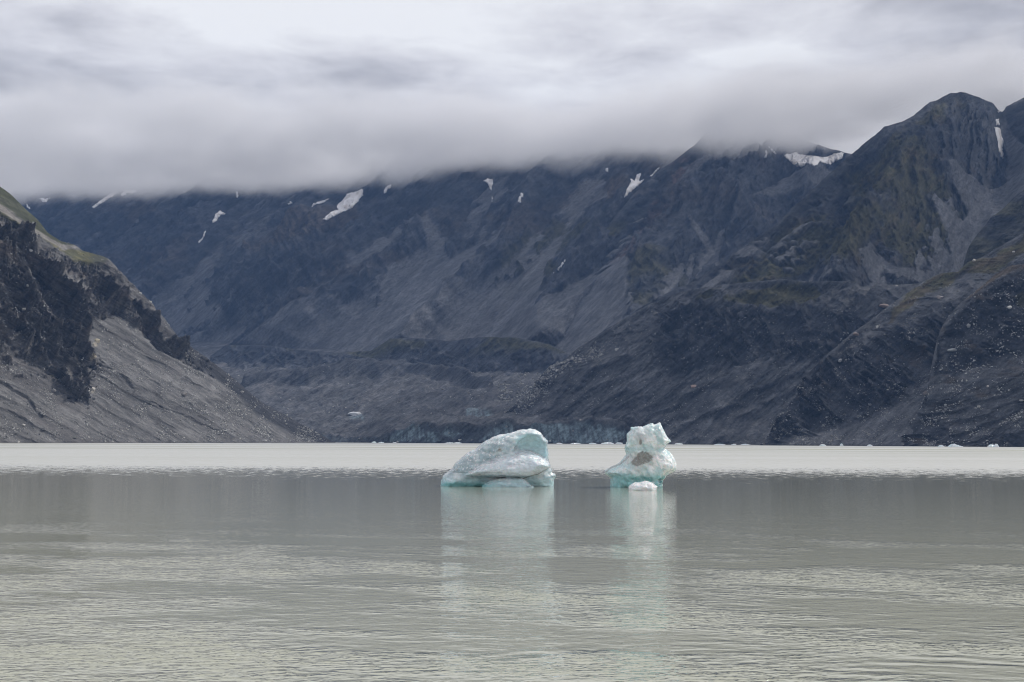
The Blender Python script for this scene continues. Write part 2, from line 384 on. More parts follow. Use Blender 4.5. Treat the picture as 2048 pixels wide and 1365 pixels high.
def col_midm(PX, PY, V, P, I):
    wx, wy = warped(PX, PY, P, 20, 110, 37)
    st = ribs(P, 44, 26, 240, 0.5, 47, 4, 0.6, 'fbm'); bl = fbm(P[..., 0] / 180, P[..., 2] / 150, 5, 0.6, 29)
    c = mul(np.broadcast_to(ROCK * 1.35, P.shape).copy(), 1 + 0.8 * st + 0.35 * bl + 1.2 * (I['h'] - .35)); c = lerp(c, PALE * .6, sstep(.25, .5, st) * .5)
    c = lerp(c, BROWN, sstep(0.0, 0.45, bl + .3 * st) * 0.35)
    for p in RED_MIDM: c = lerp(c, RED * 1.2, pmask(wx, wy, p, 6) * sstep(-.3, .3, st) * 0.8)
    for p in VEG_MIDM: c = lerp(c, VEG, pmask(wx, wy, p, 8) * sstep(-.35, .15, bl) * 0.75)
    c = lerp(c, SCREE * 1.05, I['s'] * 0.85)
    return np.concatenate([np.clip(c, 0.012, 1), np.full(c.shape[:2] + (1,), 0.5)], -1)
sheet('middle_mountain', [
    [(880, 700, 4100), (960, 640, 3900), (1040, 590, 3720), (1120, 520, 3700), (1200, 470, 3820), (1235, 425, 3900), (1270, 385, 3960), (1310, 345, 4020), (1350, 318, 4060), (1390, 288, 4100), (1410, 264, 4130), (1450, 240, 4170), (1530, 240, 4200), (1570, 258, 4210), (1610, 280, 4210), (1650, 296, 4200), (1700, 306, 4150), (1800, 330, 4100), (2000, 340, 4000)],
    [(880, 705, 4000), (960, 660, 3800), (1040, 620, 3600), (1200, 500, 3650), (1270, 430, 3720), (1350, 390, 3780), (1450, 370, 3850), (1560, 350, 4000), (1640, 342, 4050), (1700, 345, 4000), (2000, 370, 3900)],
    [(880, 715, 3900), (1000, 690, 3500), (1100, 640, 3300), (1250, 560, 3300), (1350, 520, 3350), (1450, 500, 3450), (1600, 450, 3550), (2000, 450, 3550)],
    [(880, 745, 3800), (1000, 745, 3250), (1100, 720, 3050), (1200, 700, 2900), (1400, 640, 2900), (1600, 600, 2950), (2000, 600, 2950)],
    [(880, 800, 3700), (1000, 800, 3050), (1100, 800, 2750), (1400, 780, 2550), (2000, 780, 2550)],
    [(880, 875, 3600), (1000, 875, 2900), (1100, 875, 2600), (1400, 870, 2400), (2000, 870, 2400)]],
    880, 1900, 1.8, 1.5, disp_midm, col_midm, (-0.3, -0.75, 0.45), M_FAR)

# ------------------------------------------------------------------ tall right mountain with its scree valley
SC_TALL = [[(1898, 318), (1940, 342), (1975, 352), (2004, 338), (2010, 300), (1998, 250), (2012, 235), (2060, 300), (2100, 340), (2060, 400), (1990, 440), (1945, 500), (1925, 545), (1890, 552), (1800, 560), (1770, 545), (1760, 520), (1800, 535), (1870, 530), (1898, 500), (1885, 440), (1860, 400), (1870, 385), (1915, 420), (1928, 400), (1905, 360)],
           [(1725, 405), (1680, 460), (1650, 490), (1620, 530), (1570, 560), (1545, 572), (1600, 575), (1622, 560), (1640, 510), (1690, 455)],
           [(1560, 470), (1600, 440), (1650, 415), (1600, 450), (1530, 500)], [(1440, 535), (1480, 525), (1430, 560), (1340, 610), (1340, 600)]]
VEG_TALL = [[(1900, 190), (1930, 200), (1870, 260), (1860, 300), (1810, 270), (1850, 230)], [(1450, 530), (1560, 450), (1650, 400), (1700, 420), (1640, 480), (1560, 540), (1420, 600)],
            [(1700, 320), (1800, 280), (1870, 320), (1920, 400), (1880, 500), (1800, 540), (1700, 560), (1640, 520), (1720, 420), (1680, 370)]]
def disp_tall(PX, PY, V, P):
    wx, wy = warped(PX, PY, P, 12, 90, 13)
    s = np.zeros(PX.shape)
    for p in SC_TALL: s = np.maximum(s, pmask(wx, wy, p, 3))
    rock = 1 - s
    val = -55 * sstep(.1, .7, V) * pmask(PX, PY, [(1960, 330), (2010, 240), (2060, 330), (1990, 430), (1930, 560), (1860, 560), (1900, 450)], 45)
    but = 75 * np.exp(-(linedist(PX, PY, [(1840, 310), (1790, 390), (1740, 470), (1690, 570)]) / 45) ** 2) - 50 * np.exp(-(linedist(PX, PY, [(1740, 330), (1680, 430), (1600, 540)]) / 40) ** 2)
    ang = 46
    A_, B_, C_, H_, S_ = chutes(P, V, 47, 36, 6, .04, .24, 1.0, 2.6)
    s = np.maximum(s, S_); rock = 1 - s
    d = val + but + (A_ - .4) * 58 * (1 - .5 * s) + rock * ((B_ - .4) * 34 + (C_ - .4) * 17) + fbm(P[..., 0] / 14, P[..., 2] / 14, 4, 0.6, 4) * (.6 + 3.6 * rock)
    return d * (0.15 + 0.85 * sstep(0, 0.4, V)) + 7 * fbm(P[..., 0] / 60, P[..., 2] / 40, 4, .6, 133), dict(s=s, h=H_)
def col_tall(PX, PY, V, P, I):
    wx, wy = warped(PX, PY, P, 18, 90, 39)
    st = ribs(P, 46, 18, 170, 0.5, 48, 4, 0.6, 'fbm'); bl = fbm(P[..., 0] / 120, P[..., 2] / 110, 5, 0.6, 33)
    c = mul(np.broadcast_to(ROCK * 1.15, P.shape).copy(), 1 + 0.75 * st + 0.4 * bl + 1.2 * (I['h'] - .35))
    c = lerp(c, PALE * .55, sstep(.2, .5, st) * .5)
    for p in VEG_TALL: c = lerp(c, VEG * 1.2, pmask(wx, wy, p, 10) * sstep(-.35, .1, bl + .4 * st) * 0.9); c = lerp(c, BROWN, pmask(wx, wy, p, 10) * sstep(.1, .4, st) * .5)
    c = lerp(c, BROWN, sstep(.15, .45, fbm(P[..., 0] / 90, P[..., 2] / 70, 4, .6, 81)) * .35)
    c = lerp(c, SCREE * 1.0, I['s'] * 0.92)
    return np.concatenate([np.clip(c, 0.012, 1), np.full(c.shape[:2] + (1,), 0.35)], -1)
sheet('tall_mountain', [
    [(980, 850, 2350), (1030, 808, 2480), (1100, 742, 2560), (1200, 665, 2640), (1300, 602, 2700), (1370, 572, 2740), (1450, 520, 2800), (1560, 440, 2880), (1600, 400, 2930), (1640, 362, 2980), (1690, 315, 3040), (1720, 290, 3080), (1750, 268, 3110), (1765, 256, 3130), (1800, 247, 3160), (1826, 236, 3190), (1840, 222, 3210), (1856, 209, 3220), (1890, 191, 3270), (1905, 185, 3290), (1920, 182, 3300), (1932, 184, 3300), (1960, 196, 3310), (1985, 207, 3330), (1996, 218, 3400), (2003, 223, 3460), (2012, 212, 3500), (2030, 202, 3500), (2048, 192, 3480), (2200, 120, 3400), (2400, 80, 3300)],
    [(980, 852, 2330), (1200, 690, 2550), (1370, 600, 2620), (1450, 560, 2660), (1560, 490, 2720), (1690, 390, 2820), (1800, 340, 2900), (1900, 320, 2960), (1960, 340, 3050), (2010, 340, 3090), (2060, 300, 3080), (2200, 240, 3000), (2400, 200, 2900)],
    [(980, 860, 2300), (1200, 700, 2500), (1370, 615, 2520), (1560, 560, 2500), (1700, 510, 2540), (1800, 490, 2580), (1900, 470, 2640), (1990, 440, 2700), (2060, 400, 2750), (2400, 330, 2700)],
    [(980, 870, 2250), (1200, 730, 2400), (1370, 640, 2400), (1560, 600, 2380), (1700, 585, 2350), (1850, 575, 2380), (1950, 570, 2400), (2060, 560, 2400), (2400, 560, 2300)],
    [(980, 886, 2150), (1200, 800, 2200), (1400, 740, 2250), (1700, 700, 2200), (2400, 700, 2200)]],
    980, 2350, 1.8, 1.4, disp_tall, col_tall, (-0.35, -0.75, 0.4), M_FAR)

# ------------------------------------------------------------------ dark spur in front of the scree valley
def disp_spur(PX, PY, V, P):
    d = (ribs(P, 50, 60, 200, 0.5, 25, 6, .6) - .4) * 34 + fbm(P[..., 0] / 12, P[..., 2] / 12, 4, 0.6, 4) * 4
    return d * (0.3 + .7 * sstep(0, .3, V)), {}
def col_spur(PX, PY, V, P, I):
    st = ribs(P, 50, 14, 120, 0.5, 49, 4, 0.6, 'fbm'); bl = fbm(P[..., 0] / 70, P[..., 2] / 60, 5, 0.6, 35)
    c = mul(np.broadcast_to(ROCK * .85, P.shape).copy(), 1 + 0.5 * st + 0.4 * bl)
    c = lerp(c, VEG, sstep(-.2, .3, bl) * .6)
    return np.concatenate([np.clip(c, 0.012, 1), np.full(c.shape[:2] + (1,), 0.4)], -1)
sheet('rock_spur', [
    [(1880, 600, 2250), (1915, 562, 2280), (1928, 530, 2300), (1938, 492, 2310), (1955, 465, 2330), (1990, 430, 2380), (2020, 402, 2400), (2048, 378, 2420), (2150, 310, 2450), (2400, 200, 2450)],
    [(1880, 610, 2200), (1960, 540, 2180), (2048, 480, 2200), (2400, 380, 2250)],
    [(1880, 640, 2100), (2048, 620, 2050), (2400, 600, 2050)]], 1880, 2350, 1.8, 1.5, disp_spur, col_spur, (-0.35, -0.75, 0.4), M_MID)

# ------------------------------------------------------------------ right moraine wall (dark, fluted)
VEG_WALL = [[(1452, 610), (1500, 578), (1560, 560), (1620, 566), (1640, 580), (1636, 606), (1580, 618), (1500, 616)], [(1395, 605), (1420, 590), (1440, 570), (1430, 600), (1415, 610)], [(1700, 560), (1790, 572), (1850, 565), (1780, 560)]]
PALE_WALL = [[(1662, 578), (1700, 572), (1690, 590), (1668, 600)], [(1712, 562), (1718, 590), (1700, 612), (1680, 640), (1675, 620), (1700, 590)], [(1725, 580), (1755, 572), (1735, 600), (1722, 602)]]
def flute(P, seed=3, a=26.0, b=210.0, ang=62):
    return ribs(P, ang, a, b, 0.35, seed, 5, 0.5)
def disp_wall(PX, PY, V, P):
    wx, wy = warped(PX, PY, P, 26, 120, 17)
    cliff = sstep(1.0, 0.0, np.abs((V - .9) / 1.15) + .35 * fbm(P[..., 0] / 130, P[..., 2] / 90, 4, .5, 8))
    low = sstep(1.5, 2.2, V)
    cl2 = pmask(wx, wy, [(1310, 610), (1440, 610), (1640, 620), (1800, 640), (1760, 700), (1640, 720), (1430, 740), (1330, 745), (1300, 700)], 14)
    cliff = np.maximum(cliff * .45, cl2)
    d = (ribs(P, 38, 150, 700, 0.5, 7, 3, .45) - .4) * 42 * (1 - .4 * low) + cliff * (flute(P, 13, 17, 120, 62) - .4) * 30 + (1 - cliff) * (ribs(P, 38, 20, 300, 0.18, 21, 5, .55) - .4) * 17 \
        + fbm(P[..., 0] / 9, P[..., 2] / 9, 4, 0.6, 4) * (.8 + 2.0 * cliff)
    return d * (0.15 + .85 * sstep(0, .2, V)), dict(cl=cliff)
def col_wall(PX, PY, V, P, I):
    wx, wy = warped(PX, PY, P, 10, 50, 41)
    st = ribs(P, 37, 14, 190, 0.5, 50, 4, 0.6, 'fbm'); bl = fbm(P[..., 0] / 100, P[..., 2] / 80, 5, 0.6, 36)
    c = mul(np.broadcast_to(SCREE * .78, P.shape).copy(), 1 + 0.8 * st + 0.35 * bl)
    c = lerp(c, ROCK * .78, I['cl'] * .8)
    for p in VEG_WALL: c = lerp(c, VEG * .95, pmask(wx, wy, p, 4) * .9)
    for p in PALE_WALL: c = lerp(c, PALE * .8, pmask(wx, wy, p, 3) * sstep(-.3, .2, ribs(P, 60, 6, 40, .4, 72, 3, .6, 'fbm')) * .8)
    a = np.clip(.35 + .5 * sstep(-.1, .3, bl) + .3 * I['cl'], 0, 1)[..., None]
    return np.concatenate([np.clip(c, 0.012, 1), a], -1)
sheet('right_moraine', [
    [(1000, 832, 2300), (1040, 800, 2320), (1100, 745, 2330), (1150, 702, 2330), (1200, 668, 2320), (1250, 635, 2300), (1300, 608, 2290), (1370, 580, 2260), (1450, 568, 2220), (1560, 557, 2200), (1620, 562, 2190), (1710, 562, 2180), (1720, 574, 2170), (1790, 570, 2150), (1850, 566, 2150), (1950, 560, 2150), (2150, 560, 2100)],
    [(1000, 838, 2270), (1100, 770, 2270), (1200, 700, 2260), (1300, 640, 2230), (1450, 617, 2170), (1640, 620, 2110), (1800, 620, 2060), (2150, 640, 2000)],
    [(1000, 846, 2220), (1100, 800, 2180), (1200, 765, 2150), (1300, 735, 2110), (1450, 735, 2040), (1640, 720, 1980), (1800, 720, 1940), (2150, 720, 1900)],
    [(1000, 858, 2140), (1100, 838, 2110), (1200, 836, 2090), (1300, 850, 2040), (1450, 840, 1940), (1640, 830, 1880), (1800, 830, 1840), (2150, 830, 1800)],
    [(1000, 872, 2100), (1100, 872, 2090), (1200, 878, 2070), (1290, 892.5, 1990), (1400, 893, 1890), (1640, 894, 1780), (1800, 895, 1740), (2150, 896, 1700)]],
    1000, 2150, 1.6, 1.3, disp_wall, col_wall, (-0.4, -0.75, 0.35), M_MID, back=((20, -4), (60, -20), (160, -60)))

# ------------------------------------------------------------------ nearer right moraine buttress with the grassy crest
VEG_NEAR = [[(1800, 600), (1850, 560), (1880, 548), (1925, 530), (1990, 508), (2048, 470), (2200, 400), (2200, 500), (2048, 505), (1990, 536), (1925, 538), (1895, 560), (1840, 590), (1800, 625), (1775, 640)]]
STRIP_NEAR = [(1780, 604), (1830, 575), (1870, 545)]
def disp_near(PX, PY, V, P):
    wx, wy = warped(PX, PY, P, 20, 70, 17)
    sc1 = pmask(wx, wy, [(1560, 900), (1620, 868), (1700, 838), (1760, 810), (1850, 760), (1930, 710), (1965, 690), (1950, 730), (1880, 790), (1830, 850), (1800, 900)], 5)
    cl = pmask(wx, wy, [(1540, 896), (1580, 800), (1610, 745), (1700, 700), (1800, 640), (1900, 600), (2060, 590), (2060, 650), (1960, 680), (1850, 755), (1700, 835), (1620, 865)], 24)
    d = (ribs(P, 40, 110, 600, 0.5, 9, 3, .45) - .4) * 30 + cl * (flute(P, 17, 14, 110, 66) - .4) * 34 + (1 - cl) * (1 - .8 * sc1) * (ribs(P, 36, 16, 170, 0.4, 22, 5, .55) - .4) * 9 \
        + fbm(P[..., 0] / 7, P[..., 2] / 7, 4, 0.6, 4) * (.3 + 2.4 * cl + 1.0 * (1 - sc1))
    return d * (0.15 + .85 * sstep(0, .2, V)), dict(cl=cl, sc=sc1)
def col_near(PX, PY, V, P, I):
    wx, wy = warped(PX, PY, P, 9, 30, 43)
    st = ribs(P, 37, 9, 150, 0.5, 51, 4, 0.6, 'fbm'); bl = fbm(P[..., 0] / 60, P[..., 2] / 50, 5, 0.6, 38)
    c = mul(np.broadcast_to(SCREE * .80, P.shape).copy(), 1 + 0.8 * st + 0.35 * bl)
    c = lerp(c, ROCK * .85, I['cl'] * .85)
    c = lerp(c, BROWN * .7, sstep(.2, .5, fbm(P[..., 0] / 25, P[..., 2] / 45, 4, .6, 83)) * I['cl'] * .5)
    c = lerp(c, SCREE * .95, I['sc'] * .9)
    for p in VEG_NEAR:
        m = pmask(wx, wy, p, 3); c = lerp(c, VEG * 1.3, m * .9); c = lerp(c, BROWN * 1.1, m * sstep(-.2, .4, ribs(P, 35, 9, 80, .4, 60, 4, .6, 'fbm')) * .8)
    a = np.clip(.5 + .6 * I['cl'] - .4 * I['sc'] + .4 * bl, 0, 1)[..., None]
    return np.concatenate([np.clip(c, 0.012, 1), a], -1)
sheet('moraine_buttress', [
    [(1515, 899, 1700), (1545, 884, 1715), (1570, 835, 1730), (1590, 796, 1745), (1612, 748, 1760), (1650, 712, 1790), (1700, 668, 1820), (1740, 640, 1845), (1790, 602, 1870), (1850, 560, 1895), (1880, 546, 1900), (1915, 543, 1900), (1935, 524, 1905), (1960, 516, 1900), (2000, 492, 1900), (2048, 463, 1890), (2200, 380, 1880), (2400, 300, 1860)],
    [(1515, 901, 1690), (1570, 850, 1700), (1650, 760, 1740), (1740, 690, 1770), (1850, 610, 1800), (1935, 560, 1820), (2048, 540, 1800), (2400, 500, 1760)],
    [(1515, 903, 1680), (1600, 868, 1665), (1740, 790, 1660), (1850, 730, 1660), (1935, 690, 1660), (2048, 660, 1640), (2400, 620, 1600)],
    [(1515, 905, 1670), (1560, 898, 1640), (1640, 897, 1600), (1800, 898, 1540), (2048, 899, 1480), (2400, 899, 1420)]],
    1515, 2350, 1.4, 1.2, disp_near, col_near, (-0.45, -0.75, 0.3), M_NEAR, back=((15, -4), (50, -20), (120, -60)))

# ------------------------------------------------------------------ front right moraine slope
def disp_front(PX, PY, V, P):
    wx, wy = warped(PX, PY, P, 22, 50, 17)
    cl = np.maximum(pmask(wx, wy, [(1890, 660), (1960, 580), (2060, 540), (2200, 500), (2200, 700), (2060, 700), (1960, 735), (1900, 760)], 8),
                    np.maximum(pmask(wx, wy, [(1800, 870), (1850, 815), (1870, 825), (1900, 845), (1850, 880), (1810, 895)], 5), pmask(wx, wy, [(1980, 880), (2060, 830), (2200, 780), (2200, 900)], 6)))
    d = (ribs(P, 38, 80, 420, 0.5, 10, 3, .45) - .4) * 26 + cl * (ribs(P, 60, 18, 80, .5, 19, 6, .6) - .4) * 18 + (1 - cl) * (ribs(P, 36, 13, 170, 0.2, 23, 5, .6) - .4) * 15 \
        + fbm(P[..., 0] / 5, P[..., 2] / 5, 4, 0.65, 4) * (1.0 + 1.6 * cl)
    return d * (0.2 + .8 * sstep(0, .2, V)), dict(cl=cl)
def col_front(PX, PY, V, P, I):
    wx, wy = warped(PX, PY, P, 9, 30, 45)
    st = ribs(P, 35, 7, 120, 0.5, 52, 4, 0.6, 'fbm'); bl = fbm(P[..., 0] / 40, P[..., 2] / 36, 5, 0.6, 40)
    c = mul(np.broadcast_to(SCREE * .85, P.shape).copy(), 1 + 0.9 * st + 0.4 * bl)
    c = lerp(c, ROCK * .75, I['cl'] * .85)
    c = lerp(c, BROWN, sstep(.15, .5, fbm(P[..., 0] / 30, P[..., 2] / 20, 4, .6, 85)) * .5)
    cr = sstep(9, 2, linedist(wx, wy, [(1865, 655), (1885, 632), (1920, 600), (1960, 574), (2000, 545), (2030, 530), (2100, 520)]))
    c = lerp(c, BROWN * 1.2, cr * .8); c = lerp(c, VEG * 1.4, sstep(14, 5, linedist(wx, wy, [(2040, 600), (2100, 580)])) * .7)
    a = np.clip(.8 + .4 * bl, 0, 1)[..., None]
    return np.concatenate([np.clip(c, 0.012, 1), a], -1)
sheet('front_moraine', [
    [(1680, 902, 1580), (1720, 892, 1590), (1760, 866, 1600), (1790, 842, 1605), (1815, 828, 1610), (1840, 808, 1615), (1858, 770, 1620), (1872, 715, 1620), (1880, 660, 1620), (1900, 628, 1620), (1930, 598, 1625), (1960, 574, 1630), (1990, 548, 1640), (2020, 530, 1640), (2048, 528, 1640), (2200, 470, 1600), (2400, 380, 1580)],
    [(1680, 904, 1570), (1800, 860, 1580), (1900, 740, 1560), (2048, 640, 1560), (2400, 560, 1500)],
    [(1680, 904, 1560), (1800, 880, 1540), (1900, 830, 1500), (2048, 770, 1460), (2400, 700, 1400)],
    [(1680, 906, 1550), (1720, 899, 1520), (1800, 900, 1490), (2048, 900.5, 1400), (2400, 902, 1300)]],
    1680, 2350, 1.2, 1.1, disp_front, col_front, (-0.45, -0.75, 0.3), M_NEAR, back=((10, -4), (30, -14), (80, -50)))

# ------------------------------------------------------------------ glacier: debris covered ice with a cliff at the water
ICE_FACES = [[(770, 884), (790, 866), (820, 852), (845, 850), (850, 872), (820, 884)], [(850, 872), (868, 862), (880, 884), (845, 886)], [(960, 884), (985, 862), (1015, 848), (1025, 850), (1028, 884)],
             [(1050, 884), (1060, 846), (1160, 846), (1230, 856), (1262, 870), (1262, 887)], [(917, 812), (940, 820), (985, 826), (975, 832), (935, 831)], [(698, 828), (724, 826), (728, 836), (700, 836)], [(875, 862), (900, 856), (920, 868), (905, 876)]]
def disp_gl(PX, PY, V, P):
    cl = sstep(2.0, 2.15, V)
    d = (1 - cl) * (fbm(P[..., 0] / 110, P[..., 1] / 160, 5, .55, 3) * 22 * sstep(0, .6, V) + (ridged(P[..., 0] / 45, P[..., 1] / 80, 5, .5, 8) - .4) * 7 * sstep(.4, 1.2, V))
    rd = linedist(PX, PY + 5 * fbm(PX / 60, PY / 60, 3, .5, 5), [(490, 768), (600, 757), (700, 749), (800, 744), (900, 752), (980, 775)])
    d = d + cl * sstep(3.0, 2.9, V) * ((ridged(P[..., 0] / 18, P[..., 2] / 60, 4, .6, 9) - .4) * 8)
    d = d + 26 * sstep(9, 0, rd) + 16 * np.exp(-((PX - 1064) / 22) ** 2 - ((PY - 812) / 8) ** 2) + 14 * np.exp(-((PX - 1118) / 26) ** 2 - ((PY - 814) / 8) ** 2)
    return d, dict(cl=cl, rd=rd)
def col_gl(PX, PY, V, P, I):
    wx, wy = warped(PX, PY, P, 7, 25, 47)
    bl = fbm(P[..., 0] / 60, P[..., 1] / 110, 5, 0.6, 42)
    c = mul(np.broadcast_to(SCREE * .78, P.shape).copy(), 1 + 0.5 * bl)
    c = lerp(c, BROWN * .8, sstep(0, .5, bl) * .25)
    c = lerp(c, ROCK * .9, sstep(10, 2, I['rd']) * .6)
    c = lerp(c, np.array([.045, .056, .068]), I['cl'] * .75)
    for p in ICE_FACES:
        c = lerp(c, np.array([.18, .24, .27]), pmask(wx, wy, p, 3) * sstep(-.55, .35, fbm((P[..., 0] + .12 * P[..., 2]) / 4.5, P[..., 2] / 30, 5, .65, 66) + .3 * fbm(P[..., 0] / 30, P[..., 2] / 12, 3, .5, 67)) * .9)
    return np.concatenate([np.clip(c, 0.012, 1), np.full(c.shape[:2] + (1,), 0.4)], -1)
gl_rows = [
    [(250, 672, 4300), (400, 682, 4000), (500, 690, 3850), (700, 702, 3600), (850, 695, 3400), (1000, 705, 3250), (1100, 735, 3000), (1200, 765, 2800), (1350, 830, 2500), (1420, 870, 2200)],
    [(250, 745, 3300), (400, 742, 3250), (520, 760, 3100), (800, 752, 3050), (1000, 765, 2850), (1100, 790, 2700), (1200, 812, 2500), (1350, 860, 2200), (1420, 882, 2100)],
    [(250, 860, 2450), (560, 858, 2400), (650, 868, 2330), (700, 874, 2280), (740, 872, 2220), (780, 862, 2180), (830, 850, 2150), (880, 850, 2130), (925, 856, 2120), (960, 858, 2110), (1000, 846, 2100), (1060, 842, 2080), (1150, 840, 2070), (1210, 846, 2060), (1250, 856, 2050), (1275, 868, 2045), (1300, 880, 2040), (1330, 887, 2030), (1420, 889, 2020)],
    [(250, 889, 2350), (560, 889, 2300), (650, 889, 2240), (740, 889.6, 2180), (830, 890.3, 2125), (1000, 891.2, 2075), (1150, 891.8, 2045), (1275, 892.3, 2020), (1420, 893, 2000)]]
sheet('glacier', gl_rows, 250, 1420, 1.8, 1.1, disp_gl, col_gl, (0, -0.45, 0.9), M_MID, smooth=10, back=((100, -10), (300, -60)))
# lateral and medial moraine ridges lying on the glacier's edge
def disp_mr(PX, PY, V, P):
    return ((ribs(P, 60, 30, 90, .5, 26, 5, .6) - .4) * 16 + fbm(P[..., 0] / 14, P[..., 2] / 14, 4, .6, 4) * 4) * (0.2 + .8 * sstep(0, .3, V)), {}
def col_mr(PX, PY, V, P, I):
    bl = fbm(P[..., 0] / 60, P[..., 2] / 40, 5, 0.6, 42)
    c = mul(np.broadcast_to(ROCK * 1.35, P.shape).copy(), 1 + 0.5 * bl); c = lerp(c, SCREE * .8, sstep(.9, 1.8, V) * .8)
    c = lerp(c, VEG, sstep(.6, .1, V) * sstep(0, .3, fbm(P[..., 0] / 120, P[..., 2] / 60, 4, .5, 87)) * .7)
    return np.concatenate([np.clip(c, 0.012, 1), np.full(c.shape[:2] + (1,), 0.4)], -1)
sheet('lateral_moraine', [
    [(420, 712, 3500), (450, 692, 3480), (520, 690, 3420), (600, 700, 3350), (680, 706, 3300), (740, 702, 3240), (780, 678, 3220), (830, 676, 3200), (900, 682, 3150), (960, 674, 3100), (1040, 676, 3050), (1100, 690, 3000), (1150, 715, 2950), (1200, 740, 2900)],
    [(420, 725, 3440), (520, 722, 3350), (680, 738, 3200), (780, 738, 3130), (900, 742, 3050), (1040, 745, 2950), (1200, 775, 2800)],
    [(420, 745, 3350), (680, 762, 3100), (900, 765, 2950), (1200, 800, 2700)], [(420, 800, 3200), (680, 820, 2950), (900, 830, 2800), (1200, 860, 2600)]], 420, 1200, 1.8, 1.4, disp_mr, col_mr, (-0.1, -0.7, 0.6), M_MID, smooth=20, back=((20, -3), (60, -20)))

# ------------------------------------------------------------------ left moraine wall, sunlit
VEG_L = [[(-400, 100), (-100, 290), (0, 368), (60, 415), (100, 455), (140, 484), (150, 492), (128, 498), (110, 490), (60, 452), (0, 408), (-100, 330), (-400, 150)],
         [(0, 428), (40, 450), (90, 480), (150, 520), (180, 527), (210, 524), (222, 514), (190, 506), (150, 500), (128, 498), (100, 482), (50, 445), (0, 416)]]
BAD_L = [[(-400, 300), (-100, 400), (0, 445), (60, 465), (140, 520), (215, 530), (262, 560), (310, 620), (350, 665), (400, 735), (380, 720), (330, 700), (270, 640), (240, 625), (200, 650), (180, 690), (190, 745), (165, 790), (120, 765), (60, 715), (0, 690), (-100, 640), (-400, 600)]]
TONG_L = [[(180, 640), (235, 635), (300, 690), (380, 760), (470, 840), (540, 890), (300, 890), (240, 780), (200, 720)], [(225, 625), (262, 640), (330, 705), (450, 790), (420, 790), (300, 710)]]
CRESTL = [(-400, 60, 1350), (-100, 287, 1640), (0, 374, 1740), (20, 388, 1760), (50, 418, 1785), (75, 440, 1800), (95, 466, 1815), (120, 482, 1830), (148, 490, 1845), (165, 502, 1860), (205, 513, 1880), (216, 518, 1885), (240, 542, 1895), (270, 572, 1910), (300, 602, 1925), (330, 640, 1940), (355, 674, 1955), (400, 708, 1975), (460, 752, 2000), (520, 803, 2030), (588, 841, 2060), (645, 872, 2090), (672, 888, 2110), (720, 897, 2150)]
def disp_left(PX, PY, V, P):
    wx, wy = warped(PX, PY, P, 24, 60, 17)
    cmb = ribs(P, -47, 26, 240, .35, 161, 4, .55, 'fbm')
    bad = sstep(-26, 18, polydist(wx, wy, BAD_L[0]) + 62 * cmb + 26 * fbm(PX / 12, PY / 12, 4, .65, 171))
    chan = np.full(PX.shape, 1e9)
    for ln in ([(20, 470), (75, 560), (110, 610), (150, 700)], [(120, 520), (165, 580), (190, 640), (215, 700)], [(60, 640), (105, 700), (150, 770)], [(0, 560), (40, 610), (70, 680), (110, 740)],
               [(215, 545), (250, 600), (300, 655), (345, 700)], [(150, 545), (215, 600), (250, 650)], [(-60, 500), (0, 620), (40, 700)], [(260, 575), (310, 640), (360, 690), (395, 730)]):
        chan = np.minimum(chan, linedist(wx, wy, ln))
    chan = sstep(9, 2, chan + 12 * cmb)
    tong = np.maximum(pmask(wx, wy, TONG_L[0], 6), pmask(wx, wy, TONG_L[1], 4)); bad = bad * (1 - tong)
    veg = np.maximum(pmask(PX, PY, VEG_L[0], 3), pmask(PX, PY, VEG_L[1], 3))
    bad = bad * (1 - veg) * (1 - .6 * chan)
    g1 = ribs(P, -47, 34, 170, 0.42, 61, 6, .58); g2 = ribs(P, -52, 13, 60, 0.5, 64, 5, .6)
    lowr = (ribs(P, -35, 22, 400, 0.12, 67, 5, .5) - .4)
    d = bad * ((g1 - .35) * 84 + (g2 - .35) * 26) + (1 - bad) * (1 - veg) * (lowr * 7 + (ribs(P, -36, 70, 500, .3, 68, 3, .5) - .4) * 9) \
        + fbm(P[..., 0] / 5, P[..., 2] / 5, 4, 0.65, 4) * (.45 + 1.9 * bad) + veg * fbm(P[..., 0] / 9, P[..., 2] / 9, 4, .6, 6) * 3
    rill = sstep(5, 1, linedist(wx, wy, [(195, 715), (235, 750), (280, 785), (330, 815)])) * -3.5 + sstep(4, 1, linedist(wx, wy, [(0, 755), (25, 775), (60, 795), (90, 830)])) * -4 + sstep(4, 1, linedist(wx, wy, [(325, 812), (370, 830), (440, 862)])) * -3
    return (d + rill) * (0.14 + .86 * sstep(0, .5, V)), dict(bad=bad, veg=veg, g=g1, g2=g2, tong=tong)
